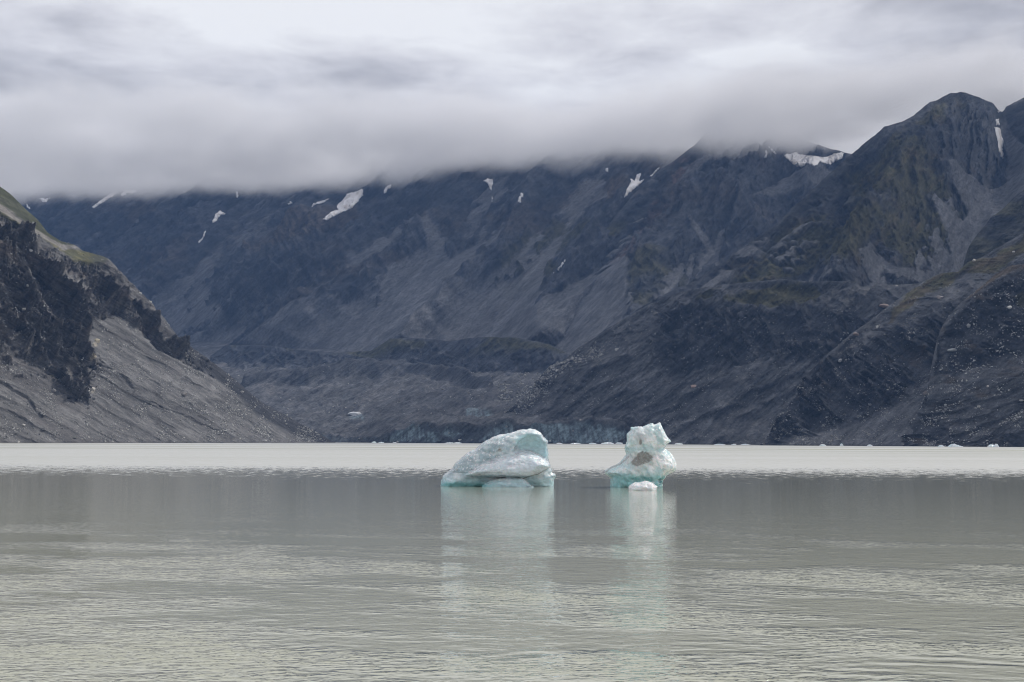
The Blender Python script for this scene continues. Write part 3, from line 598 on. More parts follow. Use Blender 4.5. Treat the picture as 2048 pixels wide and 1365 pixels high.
def col_left(PX, PY, V, P, I):
    wx, wy = warped(PX, PY, P, 6, 16, 53)
    st = ribs(P, -35, 5, 150, 0.15, 54, 4, 0.6, 'fbm'); bl = fbm(P[..., 0] / 40, P[..., 2] / 34, 5, 0.6, 44); fn = fbm(P[..., 0] / 3.2, P[..., 2] / 3.2, 3, .7, 46)
    c = mul(np.broadcast_to(np.array([.126, .124, .123]), P.shape).copy(), 1 + 0.55 * st + 0.25 * bl + .25 * fn)
    dk = ribs(P, -36, 17, 330, .13, 88, 4, .6, 'fbm')
    c = lerp(c, np.array([.09, .085, .085]), sstep(.05, .35, dk) * .6)
    rock = np.array([.088, .083, .080])
    c = lerp(c, rock * (1 + .0), I['bad'] * .93)
    c = lerp(c, np.array([.155, .148, .142]), I['bad'] * np.maximum(sstep(.50, .32, I['g'] + .12 * (I['g2'] - .4)), .7 * sstep(.70, .86, I['g'])) * .85)
    c = lerp(c, np.array([.036, .034, .036]), I['bad'] * sstep(.0, .35, ribs(P, -48, 9, 46, .5, 166, 4, .6, 'fbm')) * .8)
    c = lerp(c, np.array([.115, .09, .075]), I['bad'] * sstep(.05, .35, fbm(P[..., 0] / 50, P[..., 2] / 22, 4, .6, 98)) * .5)
    right = sstep(300, 420, PX) * sstep(36, 22, np.abs(PY - np.interp(PX, [a[0] for a in CRESTL], [a[1] for a in CRESTL])))
    c = lerp(c, np.array([.030, .031, .035]), right * .9)  # strip along the crest darkened in colour, as the side turned from the sun
    c = lerp(c, np.array([.052, .056, .026]), I['veg'] * (.65 + .35 * sstep(-.3, .2, bl)))
    v2 = pmask(wx, wy, VEG_L[1], 2); c = lerp(c, np.array([.15, .135, .06]), v2 * sstep(-.3, .3, bl) * .7)
    path = sstep(6, 2, linedist(wx, wy, [(-60, 372), (0, 416), (50, 448), (90, 474), (130, 497)])); c = lerp(c, np.array([.23, .215, .20]), path * .9)
    path2 = sstep(5, 2, linedist(wx, wy, [(128, 495), (155, 494), (170, 498)])); c = lerp(c, np.array([.20, .19, .18]), path2 * .7)
    for (qx, qy, r) in ((192, 686, 7), (186, 714, 6), (155, 630, 6), (186, 782, 5)): c = lerp(c, np.array([.42, .37, .28]), sstep(r, r * .4, np.hypot(wx - qx, wy - qy)) * sstep(-.4, .2, fn) * .8)
    a = np.clip(.55 + .5 * I['bad'] + .5 * bl - .5 * I['veg'] - .35 * I['tong'], 0, 1)[..., None]
    return np.concatenate([np.clip(c, 0.012, 1), a], -1)
sheet('left_moraine', [CRESTL,
    [(-400, 200, 1200), (-100, 380, 1540), (0, 450, 1620), (100, 520, 1690), (215, 600, 1760), (330, 690, 1830), (460, 790, 1920), (580, 862, 2000), (672, 894, 2080), (720, 898, 2120)],
    [(-400, 640, 1050), (-100, 680, 1380), (0, 700, 1460), (100, 740, 1530), (215, 765, 1620), (330, 800, 1700), (460, 850, 1820), (580, 884, 1940), (672, 896, 2050), (720, 899, 2100)],
    [(-400, 892, 950), (-100, 889.5, 1240), (0, 889, 1320), (100, 889, 1380), (215, 889, 1480), (330, 889, 1580), (460, 889.3, 1720), (580, 891, 1880), (672, 898, 2000), (720, 902, 2050)]],
    -400, 712, 1.2, 1.15, disp_left, col_left, (0.45, -0.75, 0.35), M_LEFT, back=((10, -8), (40, -40), (120, -160), (250, -330)))

print('terrain built', {k: v['P'].shape for k, v in SHEETS.items()})

# ------------------------------------------------------------------ lake
def water_mat():
    m = bpy.data.materials.new('glacial_lake_water'); m.use_nodes = True; N = NT(m.node_tree); N.n.clear()
    pos = N.new('ShaderNodeNewGeometry').outputs['Position']
    sp = N.new('ShaderNodeSeparateXYZ'); N.link(pos, sp.inputs[0])
    Y = sp.outputs[1]; X = sp.outputs[0]
    warp = N.noise(N.vmath('MULTIPLY', pos, (0.012, 0.03, 1)), 1.0, 4, 0.6)
    yw = N.math('ADD', Y, N.math('MULTIPLY', N.math('SUBTRACT', warp, 0.5), 50.0))
    brk = N.noise(N.vmath('MULTIPLY', pos, (0.9, 0.28, 1)), 1.0, 4, 0.7)
    yb = N.math('ADD', yw, N.math('MULTIPLY', N.math('SUBTRACT', brk, 0.5), 230.0))
    wind = N.maprange(yb, 140, 235)                     # ruffled water far out
    calm = N.maprange(Y, 700, 900)
    # far streaks of smoother water parallel to the shore
    fs = N.noise(N.vmath('MULTIPLY', pos, (0.0006, 0.006, 1)), 1.0, 3, 0.5)
    streak = N.math('MULTIPLY', N.maprange(fs, 0.46, 0.60), N.maprange(Y, 230, 480))
    yl = N.math('SUBTRACT', Y, N.math('ADD', 800.0, N.math('MULTIPLY', N.math('SUBTRACT', warp, .5), 60.0))); yl = N.math('DIVIDE', yl, 38.0)
    slick = N.math('EXPONENT', N.math('MULTIPLY', N.math('MULTIPLY', yl, yl), -1.0)); slick = N.math('MULTIPLY', slick, N.maprange(X, -180, 40, 0.25, 1.9))
    yl2 = N.math('DIVIDE', N.math('SUBTRACT', Y, 1330.0), 160.0); bright = N.math('EXPONENT', N.math('MULTIPLY', N.math('MULTIPLY', yl2, yl2), -1.0))
    streak = N.math('MULTIPLY', streak, N.math('SUBTRACT', 1.0, bright)); streak = N.math('ADD', streak, slick)
    wind2 = N.math('MULTIPLY', wind, N.math('SUBTRACT', 1.0, N.math('MULTIPLY', streak, 0.36)))
    spk = N.maprange(N.noise(N.vmath('MULTIPLY', pos, (0.5, 0.12, 1)), 1.0, 5, 0.7), .3, .7, .74, 1.14, False)
    rough = N.math('ADD', 0.022, N.math('MULTIPLY', wind2, 0.40))
    pr = N.new('ShaderNodeMapping', vector_type='POINT'); N.link(pos, pr.inputs['Vector']); pr.inputs['Rotation'].default_value = (0, 0, .35)
    pl = N.new('ShaderNodeMapping', vector_type='POINT'); N.link(pos, pl.inputs['Vector']); pl.inputs['Rotation'].default_value = (0, 0, -.22)
    w1 = N.noise(N.vmath('MULTIPLY', pl.outputs[0], (0.95, 1.5, 1)), 1.0, 3, 0.5, 0.4)
    w2 = N.noise(N.vmath('MULTIPLY', pr.outputs[0], (2.0, 3.4, 1)), 1.0, 3, 0.55, 0.5)
    w3 = N.noise(N.vmath('MULTIPLY', pl.outputs[0], (2.6, 4.2, 1)), 1.0, 2, 0.5, 0.3)
    w3 = N.math('POWER', w3, 3.0)
    patch = N.maprange(N.noise(N.vmath('MULTIPLY', pr.outputs[0], (0.10, 0.16, 1)), 1.0, 4, 0.6), .42, .66)
    pfar = N.maprange(Y, 40, 85); patch = N.math('ADD', N.math('MULTIPLY', patch, N.math('SUBTRACT', 1.0, pfar)), N.math('MULTIPLY', pfar, 0.25))
    # gentle rings running out from the lower right
    rx = N.math('SUBTRACT', X, 5.3); ry = N.math('SUBTRACT', Y, 20.0)
    rad = N.math('SQRT', N.math('ADD', N.math('MULTIPLY', rx, rx), N.math('MULTIPLY', N.math('MULTIPLY', ry, ry), 1.0)))
    wob = N.math('MULTIPLY', N.noise(pos, 0.5, 2, 0.5), 1.2)
    ring = N.math('SINE', N.math('MULTIPLY', N.math('ADD', rad, wob), 8.0))
    rfade = N.math('MULTIPLY', N.maprange(rad, 6.0, 11.5, 1.0, 0.0), N.maprange(N.noise(pos, 0.35, 3, 0.6), .4, .62))
    near = N.maprange(Y, 22, 62, 1.25, 0.30)
    h = N.math('ADD', N.math('MULTIPLY', w1, 0.046), N.math('MULTIPLY', w2, 0.024))
    h = N.math('MULTIPLY', h, N.math('ADD', .55, N.math('MULTIPLY', patch, .6)))
    h = N.math('ADD', h, N.math('MULTIPLY', N.math('MULTIPLY', w3, patch), 0.25))
    h = N.math('MULTIPLY', h, near)
    h = N.math('ADD', h, N.math('MULTIPLY', N.math('MULTIPLY', ring, rfade), 0.013))
    h = N.math('MULTIPLY', h, N.maprange(Y, 90, 260, 1.0, 0.35))
    b = N.new('ShaderNodeBump', i_Strength=1.0, i_Distance=1.0); N.link(h, b.inputs['Height'])
    body = N.new('ShaderNodeBsdfDiffuse'); body.inputs[0].default_value = (0.405, 0.415, 0.345, 1)
    gl = N.new('ShaderNodeBsdfGlossy', distribution='MULTI_GGX'); gl.inputs['Color'].default_value = (1, 1, 1, 1)
    N.link(N.mixc(wind, (1.0, 1.0, 1.0), (0.85, 0.85, 0.875)), gl.inputs['Color']); N.link(rough, gl.inputs['Roughness']); N.link(b.outputs[0], gl.inputs['Normal'])  # reflection tinted darker on ruffled water, standing in for wave shadowing
    fr = N.new('ShaderNodeFresnel', i_IOR=1.333); N.link(b.outputs[0], fr.inputs['Normal'])
    fac = N.math('ADD', N.math('MULTIPLY', fr.outputs[0], N.math('SUBTRACT', 1.0, wind)), N.math('MULTIPLY', N.math('MULTIPLY', wind2, spk), 0.60), clamp=True)
    mixs = N.new('ShaderNodeMixShader'); N.link(fac, mixs.inputs[0]); N.link(body.outputs[0], mixs.inputs[1]); N.link(gl.outputs[0], mixs.inputs[2])
    out = N.new('ShaderNodeOutputMaterial'); N.link(mixs.outputs[0], out.inputs[0])
    return m
me = bpy.data.meshes.new('lake_water')
me.from_pydata([(-5500, -900, 0), (5500, -900, 0), (5500, 6400, 0), (-5500, 6400, 0)], [], [(0, 1, 2, 3)])
me.materials.append(water_mat()); lake = bpy.data.objects.new('lake_water', me); COL.objects.link(lake); tag(lake, kind='structure')

# ------------------------------------------------------------------ snow patches lying on the mountains
def snow_material():
    m = bpy.data.materials.new('old_snow'); m.use_nodes = True; N = NT(m.node_tree); N.n.clear()
    pos = N.new('ShaderNodeNewGeometry').outputs['Position']
    n = N.noise(pos, 0.03, 6, 0.6)
    c = N.ramp(n, [(0.3, (0.48, 0.44, 0.41)), (0.5, (0.74, 0.73, 0.74)), (0.7, (0.82, 0.82, 0.84))])
    p = N.new('ShaderNodeBsdfPrincipled', i_Roughness=0.8); N.link(c, p.inputs['Base Color'])
    out = N.new('ShaderNodeOutputMaterial'); N.link(p.outputs[0], out.inputs[0]); return m
M_SNOW = snow_material()
tick('pre'); dg = bpy.context.evaluated_depsgraph_get()
bvh_v, bvh_f, base = [], [], 0
TREES = {}
for nm in ('far_mountain', 'middle_mountain', 'tall_mountain', 'rock_spur', 'right_moraine', 'moraine_buttress', 'front_moraine', 'glacier', 'lateral_moraine', 'left_moraine'):
    TREES[nm] = BVHTree.FromObject(SHEETS[nm]['o'], dg)
def hit(px, py, only=None):
    d = Vector(rayd(np.array([px]), np.array([py]))[0]); best = None
    for nm, t in TREES.items():
        if only and nm not in only: continue
        r = t.ray_cast(Vector((0, 0, CAM_H)), d.normalized(), 20000)
        if r[0] is not None and (best is None or r[3] < best[2]): best = (r[0], r[1], r[3])
    return best
def snow(poly, label, step=1.35, jag=3.2, seed=0, group='old snow patches in the high gullies'):
    xs = [p[0] for p in poly]; ys = [p[1] for p in poly]
    gx = np.arange(min(xs) - 3, max(xs) + 4, step); gy = np.arange(min(ys) - 3, max(ys) + 4, step)
    GX, GY = np.meshgrid(gx, gy)
    d = polydist(GX, GY, poly) + jag * fbm(GX / 6.0, GY / 6.0, 3, 0.6, 200 + seed)
    ok = d > 0
    pts = {}; verts = []; faces = []
    def vid(i, j):
        if (i, j) in pts: return pts[(i, j)]
        h = hit(GX[i, j], GY[i, j])
        if h is None: pts[(i, j)] = None; return None
        loc, nrm, dist = h; lift = min(3.0, 0.6 + max(0.0, d[i, j]) * .8)
        verts.append(loc + Vector((0, -1, .6)).normalized() * (lift + 1.5)); verts.append(loc + Vector((0, 6, -3)))
        pts[(i, j)] = len(verts) - 2; return len(verts) - 2
    cells = set()
    for i in range(len(gy) - 1):
        for j in range(len(gx) - 1):
            if ok[i, j] and ok[i + 1, j] and ok[i, j + 1] and ok[i + 1, j + 1]: cells.add((i, j))
    for (i, j) in cells:
        q = [vid(i, j), vid(i + 1, j), vid(i + 1, j + 1), vid(i, j + 1)]
        if None in q: continue
        ds = [verts[k].y for k in q]
        if max(ds) - min(ds) > 220: continue
        faces.append(q); faces.append([q[3] + 1, q[2] + 1, q[1] + 1, q[0] + 1])
        for (di, dj, a, b_) in ((0, -1, 0, 1), (1, 0, 1, 2), (0, 1, 2, 3), (-1, 0, 3, 0)):
            if (i + di, j + dj) not in cells: faces.append([q[b_], q[a], q[a] + 1, q[b_] + 1])
    if not faces: return
    me = bpy.data.meshes.new('snow_patch'); me.from_pydata([tuple(v) for v in verts], [], faces); me.materials.append(M_SNOW)
    for p_ in me.polygons: p_.use_smooth = False
    o = bpy.data.objects.new('snow_patch', me); COL.objects.link(o); tag(o, label, 'snow patch', group)
SNOWS = [
    ([(646, 440), (660, 425), (676, 420), (672, 412), (684, 402), (694, 388), (712, 384), (728, 378), (726, 392), (712, 410), (700, 420), (672, 432), (655, 442)], 'largest slanting snow patch under the cloud on the far wall'),
    ([(620, 416), (626, 408), (640, 403), (660, 397), (650, 405), (635, 411)], 'narrow snow strip just left of the largest slanting patch'),
    ([(764, 388), (772, 374), (786, 366), (780, 378), (770, 388)], 'short snow streak at the cloud edge right of the largest patch'),
    ([(573, 409), (580, 404), (588, 406), (580, 411)], 'tiny oval snow fleck left of the narrow snow strip'),
    ([(182, 416), (200, 402), (222, 386), (238, 382), (228, 392), (208, 405), (190, 417)], 'long thin slanting snow streak high on the far wall above the left moraine'),
    ([(240, 390), (250, 382), (270, 380), (274, 386), (254, 388), (244, 394)], 'snow ledge touching the cloud beside the long thin streak'),
    ([(78, 398), (100, 397), (92, 406), (86, 406)], 'small triangular snow patch at the cloud base by the leftmost ridge'),
    ([(50, 404), (60, 415), (64, 424), (54, 416)], 'tiny snow sliver beside the green leftmost ridge'),
    ([(424, 445), (432, 428), (440, 421), (454, 430), (442, 430), (434, 442), (426, 450)], 'small hooked snow patch in the blue shaded gully'),
    ([(396, 488), (404, 474), (411, 462), (413, 466), (404, 482), (398, 489)], 'thin snow sliver below the hooked patch'),
    ([(472, 384), (477, 384), (477, 396), (473, 398)], 'tiny vertical snow fleck hanging below the cloud'),
    ([(966, 363), (976, 357), (986, 360), (985, 372), (983, 384), (979, 378), (974, 368)], 'wedge shaped snow patch at the head of the centre gully'),
    ([(981, 392), (986, 394), (984, 408), (982, 402)], 'thin snow drip below the wedge shaped patch'),
    ([(1036, 398), (1042, 386), (1048, 389), (1044, 398), (1042, 410), (1037, 404)], 'small ragged snow patch right of the wedge shaped patch'),
    ([(1246, 398), (1254, 376), (1262, 364), (1258, 358), (1268, 361), (1274, 350), (1284, 346), (1279, 362), (1290, 360), (1278, 372), (1262, 384), (1252, 394)], 'forked snow patch in the gully beside the middle mountain'),
    ([(1296, 358), (1306, 346), (1320, 334), (1318, 340), (1304, 354)], 'thin snow line running up right of the forked patch'),
    ([(1210, 338), (1218, 336), (1217, 345), (1211, 345)], 'small snow spot under the cloud left of the forked patch'),
    ([(1566, 312), (1580, 309), (1590, 305), (1600, 310), (1622, 312), (1650, 316), (1668, 308), (1690, 305), (1684, 318), (1660, 331), (1640, 326), (1634, 334), (1615, 328), (1604, 336), (1588, 331), (1574, 320)], 'broad white snowfield in the saddle beneath the cloud'),
    ([(1528, 300), (1534, 302), (1536, 308), (1531, 320), (1528, 314), (1531, 308)], 'narrow upright snow sliver left of the broad snowfield'),
    ([(1536, 294), (1544, 298), (1556, 311), (1550, 310), (1540, 301)], 'slanting snow sliver between the upright sliver and the broad snowfield'),
    ([(1989, 256), (2000, 257), (2002, 266), (2003, 274), (2007, 284), (2005, 300), (2007, 318), (2001, 316), (1996, 300), (1994, 282), (1990, 268)], 'long vertical snow tongue in the gully right of the tall peak'),
    ([(1990, 240), (1998, 238), (1999, 252), (1993, 252)], 'short snow piece just above the long vertical tongue'),
    ([(1994, 223), (2000, 221), (2002, 226), (1996, 227)], 'topmost snow fleck in the gully right of the tall peak'),
    ([(1112, 540), (1122, 528), (1130, 518), (1130, 524), (1122, 538), (1116, 543)], 'thin snow remnant low on the centre slope'),
    ([(1103, 550), (1107, 545), (1109, 548), (1105, 553)], 'tiny snow dot below the thin remnant on the centre slope'),
]
for i, (p, l) in enumerate(SNOWS): snow(p, l, seed=i * 7)

tick('snow')
# ------------------------------------------------------------------ stones
rng = np.random.default_rng(5)
ico = None
def ico_base():
    t = (1 + 5 ** .5) / 2
    v = np.array([(-1, t, 0), (1, t, 0), (-1, -t, 0), (1, -t, 0), (0, -1, t), (0, 1, t), (0, -1, -t), (0, 1, -t), (t, 0, -1), (t, 0, 1), (-t, 0, -1), (-t, 0, 1)], float)
    f = np.array([(0, 11, 5), (0, 5, 1), (0, 1, 7), (0, 7, 10), (0, 10, 11), (1, 5, 9), (5, 11, 4), (11, 10, 2), (10, 7, 6), (7, 1, 8), (3, 9, 4), (3, 4, 2), (3, 2, 6), (3, 6, 8), (3, 8, 9), (4, 9, 5), (2, 4, 11), (6, 2, 10), (8, 6, 7), (9, 8, 1)])
    return v / np.linalg.norm(v[0]), f
IV, IF = ico_base()
def stone_mat():
    m = bpy.data.materials.new('stone'); m.use_nodes = True; N = NT(m.node_tree); N.n.clear()
    pos = N.new('ShaderNodeNewGeometry').outputs['Position']; at = N.new('ShaderNodeAttribute', attribute_name='col')
    n = N.noise(pos, 1.2, 5, 0.6); k = N.maprange(n, .3, .7, .7, 1.25, False)
    col = N.vmath('MULTIPLY', at.outputs['Color'], None); N.link(k, col.node.inputs[1])
    p = N.new('ShaderNodeBsdfPrincipled', i_Roughness=0.85); N.link(col, p.inputs['Base Color'])
    out = N.new('ShaderNodeOutputMaterial'); N.link(p.outputs[0], out.inputs[0]); return m
M_STONE = stone_mat()
def scatter(sheet_name, n, smin, smax, weight, name, pale=.35):
    S = SHEETS[sheet_name]; P = S['P'].reshape(-1, 3); w = weight(S['px'], S['py']).ravel() * (P[:, 2] > 0.5)
    w = w / w.sum(); ids = rng.choice(len(P), n, p=w)
    s = smin * (smax / smin) ** (rng.random(n) ** 2.2)
    V = IV[None] * (1 + .25 * rng.standard_normal((n, 12, 1))) * s[:, None, None] * .5 * (rng.random((n, 1, 3)) * .7 + .65)
    a = rng.random(n) * 6.28; c, sn = np.cos(a)[:, None], np.sin(a)[:, None]
    V = np.stack([V[..., 0] * c - V[..., 1] * sn, V[..., 0] * sn + V[..., 1] * c, V[..., 2] * .8], -1) + P[ids][:, None] + np.array([0, 0, 1.0]) * (s * .15)[:, None, None]
    Fc = (IF[None] + (np.arange(n) * 12)[:, None, None]).reshape(-1, 3)
    b = rng.random(n) ** 1.5; col = np.array([.13, .13, .128]) + b[:, None] * np.array([pale, pale * .98, pale * .92])
    o = mesh_np(name, V.reshape(-1, 3), Fc, M_STONE, np.repeat(col, 12, 0), smooth=False); tag(o, kind='stuff')
one = lambda px, py: (fbm(px / 40.0, py / 40.0, 4, .6, 301) * 1.5 + .3).clip(.03, 1) ** 2
scatter('left_moraine', 12000, .6, 2.6, lambda px, py: one(px, py) * (px > -150) * (py > 470), 'loose_stones')
scatter('right_moraine', 3600, .9, 2.9, lambda px, py: one(px, py) * (py > 620), 'loose_stones', .18)
scatter('moraine_buttress', 3000, .8, 2.6, lambda px, py: one(px, py) * (px < 2150) * (py > 560), 'loose_stones', .24)
scatter('front_moraine', 4200, .6, 2.4, lambda px, py: one(px, py) * (px < 2150), 'loose_stones', .40)
scatter('glacier', 1700, 1.8, 5.5, lambda px, py: one(px, py) * np.exp(-((linedist(px, py, [(980, 800), (1060, 770), (1130, 735)]) / 25) ** 2)) + .02 * one(px, py) * (py > 740), 'loose_stones', .25)
scatter('right_moraine', 900, 1.5, 5.0, lambda px, py: np.exp(-((linedist(px, py, [(1010, 812), (1060, 790), (1130, 740), (1200, 700)]) / 10) ** 2)), 'loose_stones', .25)
def boulder(px, py, wpx, hpx, label, col=(.33, .32, .30), seed=0, group='large boulders on the moraine slopes'):
    h = hit(px, py)
    if h is None: return
    loc = np.array(h[0]); k = loc[1] / F; r = np.random.default_rng(seed)
    # subdivided icosahedron cut by planes
    v = [tuple(x) for x in IV]; f = [tuple(x) for x in IF]
    for _ in range(2):
        cache = {}; nf = []
        def mid(a, b):
            key = (min(a, b), max(a, b))
            if key not in cache:
                q = np.array(v[a]) + np.array(v[b]); q /= np.linalg.norm(q); v.append(tuple(q)); cache[key] = len(v) - 1
            return cache[key]
        for a, b, c in f:
            ab, bc, ca = mid(a, b), mid(b, c), mid(c, a); nf += [(a, ab, ca), (b, bc, ab), (c, ca, bc), (ab, bc, ca)]
        f = nf
    V = np.array(v)
    for _ in range(9):
        n = r.standard_normal(3); n /= np.linalg.norm(n); t = V @ n; lim = r.uniform(.55, .85)
        V = V - np.outer(np.maximum(0, t - lim), n)
    V = V * np.array([wpx * k / 1.5, wpx * k / 1.6, hpx * k / 1.5]) + r.standard_normal(V.shape) * .01 * wpx * k
    V = V + loc + np.array([0, 0, hpx * k * .15])
    o = mesh_np('boulder', V - loc, np.array(f), M_STONE, np.tile(np.array(col), (len(V), 1)), smooth=False); o.location = loc
    tag(o, label, 'boulder', group)
BOULD = [
    (366, 790, 15, 8, 'large dark flat boulder alone on the pale scree of the left moraine', (.17, .16, .15)),
    (194, 684, 10, 8, 'cream coloured rock below the dark cliffs of the left moraine', (.48, .42, .31)),
    (188, 714, 8, 8, 'smaller cream rock just under the other cream rock', (.46, .40, .30)),
    (187, 781, 7, 9, 'upright pale rock alone on the left moraine scree', (.42, .40, .36)),
    (62, 501, 6, 7, 'white boulder high on the left moraine under the grass strip', (.45, .44, .42)),
    (50, 620, 12, 6, 'flat white boulder among the dark gullies of the left moraine', (.5, .48, .44)),
    (56, 573, 6, 6, 'white boulder above the flat one in the dark gullies', (.48, .47, .44)),
    (300, 605, 7, 5, 'pale boulder near the left moraine skyline', (.42, .41, .39)),
    (280, 588, 6, 4, 'small pale boulder up the skyline from its neighbour', (.42, .41, .39)),
    (484, 786, 7, 5, 'pale boulder low on the left moraine crest', (.36, .35, .34)),
    (46, 852, 7, 5, 'pale boulder near the water at the bottom left of the moraine', (.42, .41, .39)),
    (148, 876, 10, 4, 'dark low boulder by the waterline of the left moraine', (.13, .13, .12)),
    (86, 860, 8, 5, 'dark boulder on the lowest scree at the left', (.12, .12, .12)),
    (255, 782, 5, 6, 'small dark boulder on the mid scree of the left moraine', (.12, .12, .12)),
    (530, 883, 9, 4, 'pale low boulder on the left shore near the dark ridge foot', (.36, .35, .34)),
    (64, 752, 8, 5, 'dark boulder beside a pale one on the upper left scree', (.12, .12, .12)),
    (108, 782, 9, 5, 'light boulder in the middle of the left scree', (.42, .40, .38)),
    (1386, 774, 11, 7, 'lone pinkish boulder on the dark right moraine face', (.36, .27, .24)),
    (1880, 597, 12, 8, 'rounded pale boulder under the grassy crest on the right', (.30, .27, .26)),
    (1768, 613, 15, 6, 'flat pinkish boulder on the edge of the buttress', (.36, .28, .25)),
    (1711, 670, 11, 7, 'pinkish boulder lower on the buttress edge', (.27, .21, .19)),
    (1794, 573, 5, 4, 'small pale boulder on the mossy shoulder', (.36, .34, .32)),
    (1948, 522, 6, 5, 'pale boulder on the grassy crest', (.45, .42, .38)),
    (2028, 505, 6, 4, 'white boulder far right on the grassy crest', (.45, .43, .40)),
    (2018, 616, 9, 6, 'bright white boulder on the front right cliff', (.55, .54, .52)),
    (1937, 653, 8, 8, 'grey boulder on the dark face left of the white one', (.27, .27, .27)),
    (1906, 702, 17, 6, 'long slanting pale slab above the scree chute', (.30, .31, .31)),
    (1755, 655, 5, 5, 'small white boulder beneath the flat pinkish one', (.5, .49, .47)),
    (1680, 722, 7, 6, 'pale boulder on the fluted dark face', (.34, .34, .34)),
    (1892, 811, 6, 4, 'white boulder on the lower right spur', (.5, .49, .47)),
    (1958, 814, 7, 4, 'white flat boulder right of the lower spur', (.52, .50, .47)),
    (2043, 801, 7, 5, 'white boulder at the far right edge above the shore', (.52, .50, .47)),
    (1976, 774, 6, 4, 'pale boulder in the brown streak on the right slope', (.5, .46, .42)),
    (1852, 788, 14, 9, 'dark rock heap piece beside the scree chute', (.20, .18, .17)),
    (1742, 811, 9, 5, 'grey boulder at the foot of the fluted face', (.27, .27, .28)),
    (1234, 701, 7, 6, 'pale boulder high on the slope above the glacier snout', (.38, .38, .38)),
    (712, 831, 26, 9, 'pale block of dirty ice melting out of the debris covered glacier', (.50, .52, .55)),
]
for i, b in enumerate(BOULD): boulder(*b, seed=i + 11)

tick('stones')
# ------------------------------------------------------------------ icebergs
def surface_nets(Fd, org, hx):
    """closed surface of Fd<0 on a regular grid"""
    nx, ny, nz = Fd.shape; S = Fd < 0
    c = np.zeros((nx - 1, ny - 1, nz - 1, 3)); cnt = np.zeros((nx - 1, ny - 1, nz - 1))
    for ax in range(3):
        for a in (0, 1):
            for b in (0, 1):
                sl0 = [None] * 3; sl1 = [None] * 3; o = [i for i in range(3) if i != ax]
                sl0[ax] = slice(0, Fd.shape[ax] - 1); sl1[ax] = slice(1, None)
                for o_, v in zip(o, (a, b)):
                    s_ = slice(v, Fd.shape[o_] - 1 + v); sl0[o_] = s_; sl1[o_] = s_
                f0 = Fd[tuple(sl0)]; f1 = Fd[tuple(sl1)]; x = (f0 < 0) != (f1 < 0)
                t = np.where(x, f0 / np.where(x, f0 - f1, 1), 0)
                cnt += x; c[..., ax] += t * x
                for o_, v in zip(o, (a, b)): c[..., o_] += v * x
    act = cnt > 0; idx = -np.ones(act.shape, np.int64); idx[act] = np.arange(act.sum())
    ii = np.stack(np.nonzero(act), -1)
    V = (ii + c[act] / cnt[act][:, None]) * hx + np.array(org)
    faces = []
    for ax in range(3):
        o = [i for i in range(3) if i != ax]
        sl0 = [slice(None)] * 3; sl1 = [slice(None)] * 3
        sl0[ax] = slice(0, -1); sl1[ax] = slice(1, None)
        for o_ in o: sl0[o_] = slice(1, -1); sl1[o_] = slice(1, -1)
        a = S[tuple(sl0)]; b = S[tuple(sl1)]
        for cond, flip in ((a & ~b, False), (~a & b, True)):
            e = np.stack(np.nonzero(cond), -1)
            for o_ in o: e[:, o_] += 1
            q = []
            for d0, d1 in ((0, 0), (-1, 0), (-1, -1), (0, -1)):
                k = e.copy(); k[:, o[0]] += d0; k[:, o[1]] += d1; q.append(idx[k[:, 0], k[:, 1], k[:, 2]])
            q = np.stack(q, -1)
            if flip != (ax == 1): q = q[:, ::-1]
            faces.append(q)
    return V, np.concatenate(faces)
def ice_mat(name, bumps=1.0):
    m = bpy.data.materials.new(name); m.use_nodes = True; N = NT(m.node_tree); N.n.clear()
    tcn = N.new('ShaderNodeTexCoord').outputs['Object']; at = N.new('ShaderNodeAttribute', attribute_name='col')
    n1 = N.noise(tcn, 3.0, 5, 0.65); n2 = N.noise(tcn, 9.0, 4, 0.6)
    vo = N.new('ShaderNodeTexVoronoi', feature='SMOOTH_F1'); N.link(tcn, vo.inputs['Vector']); vo.inputs['Scale'].default_value = 3.2
    h = N.math('ADD', N.math('MULTIPLY', vo.outputs['Distance'], .9), N.math('MULTIPLY', n1, .6)); h = N.math('ADD', h, N.math('MULTIPLY', n2, .35))
    h = N.math('MULTIPLY', h, at.outputs['Alpha'])
    b = N.new('ShaderNodeBump', i_Strength=0.75 * bumps, i_Distance=0.2); N.link(h, b.inputs['Height'])
    k = N.maprange(n1, .3, .7, .86, 1.1, False); col = N.vmath('MULTIPLY', at.outputs['Color'], None); N.link(k, col.node.inputs[1])
    p = N.new('ShaderNodeBsdfPrincipled', i_IOR=1.31); p.inputs['Subsurface Weight'].default_value = 0.4; p.inputs['Coat Weight'].default_value = 0.7; p.inputs['Coat Roughness'].default_value = 0.06; p.inputs['Coat IOR'].default_value = 1.33; N.link(b.outputs[0], p.inputs['Coat Normal'])
    p.inputs['Subsurface Radius'].default_value = (0.25, 0.8, 1.0); p.inputs['Subsurface Scale'].default_value = 0.5
    N.link(col, p.inputs['Base Color']); N.link(N.maprange(n2, .35, .65, .06, .24), p.inputs['Roughness']); N.link(b.outputs[0], p.inputs['Normal'])
    out = N.new('ShaderNodeOutputMaterial'); N.link(p.outputs[0], out.inputs[0]); return m
M_ICE = ice_mat('glacier_ice'); M_GROWL = ice_mat('white_ice', 1.2)
def smin(a, b, k): h = np.clip(.5 + .5 * (b - a) / k, 0, 1); return b * (1 - h) + a * h - k * h * (1 - h)
def smax(a, b, k): return -smin(-a, -b, k)
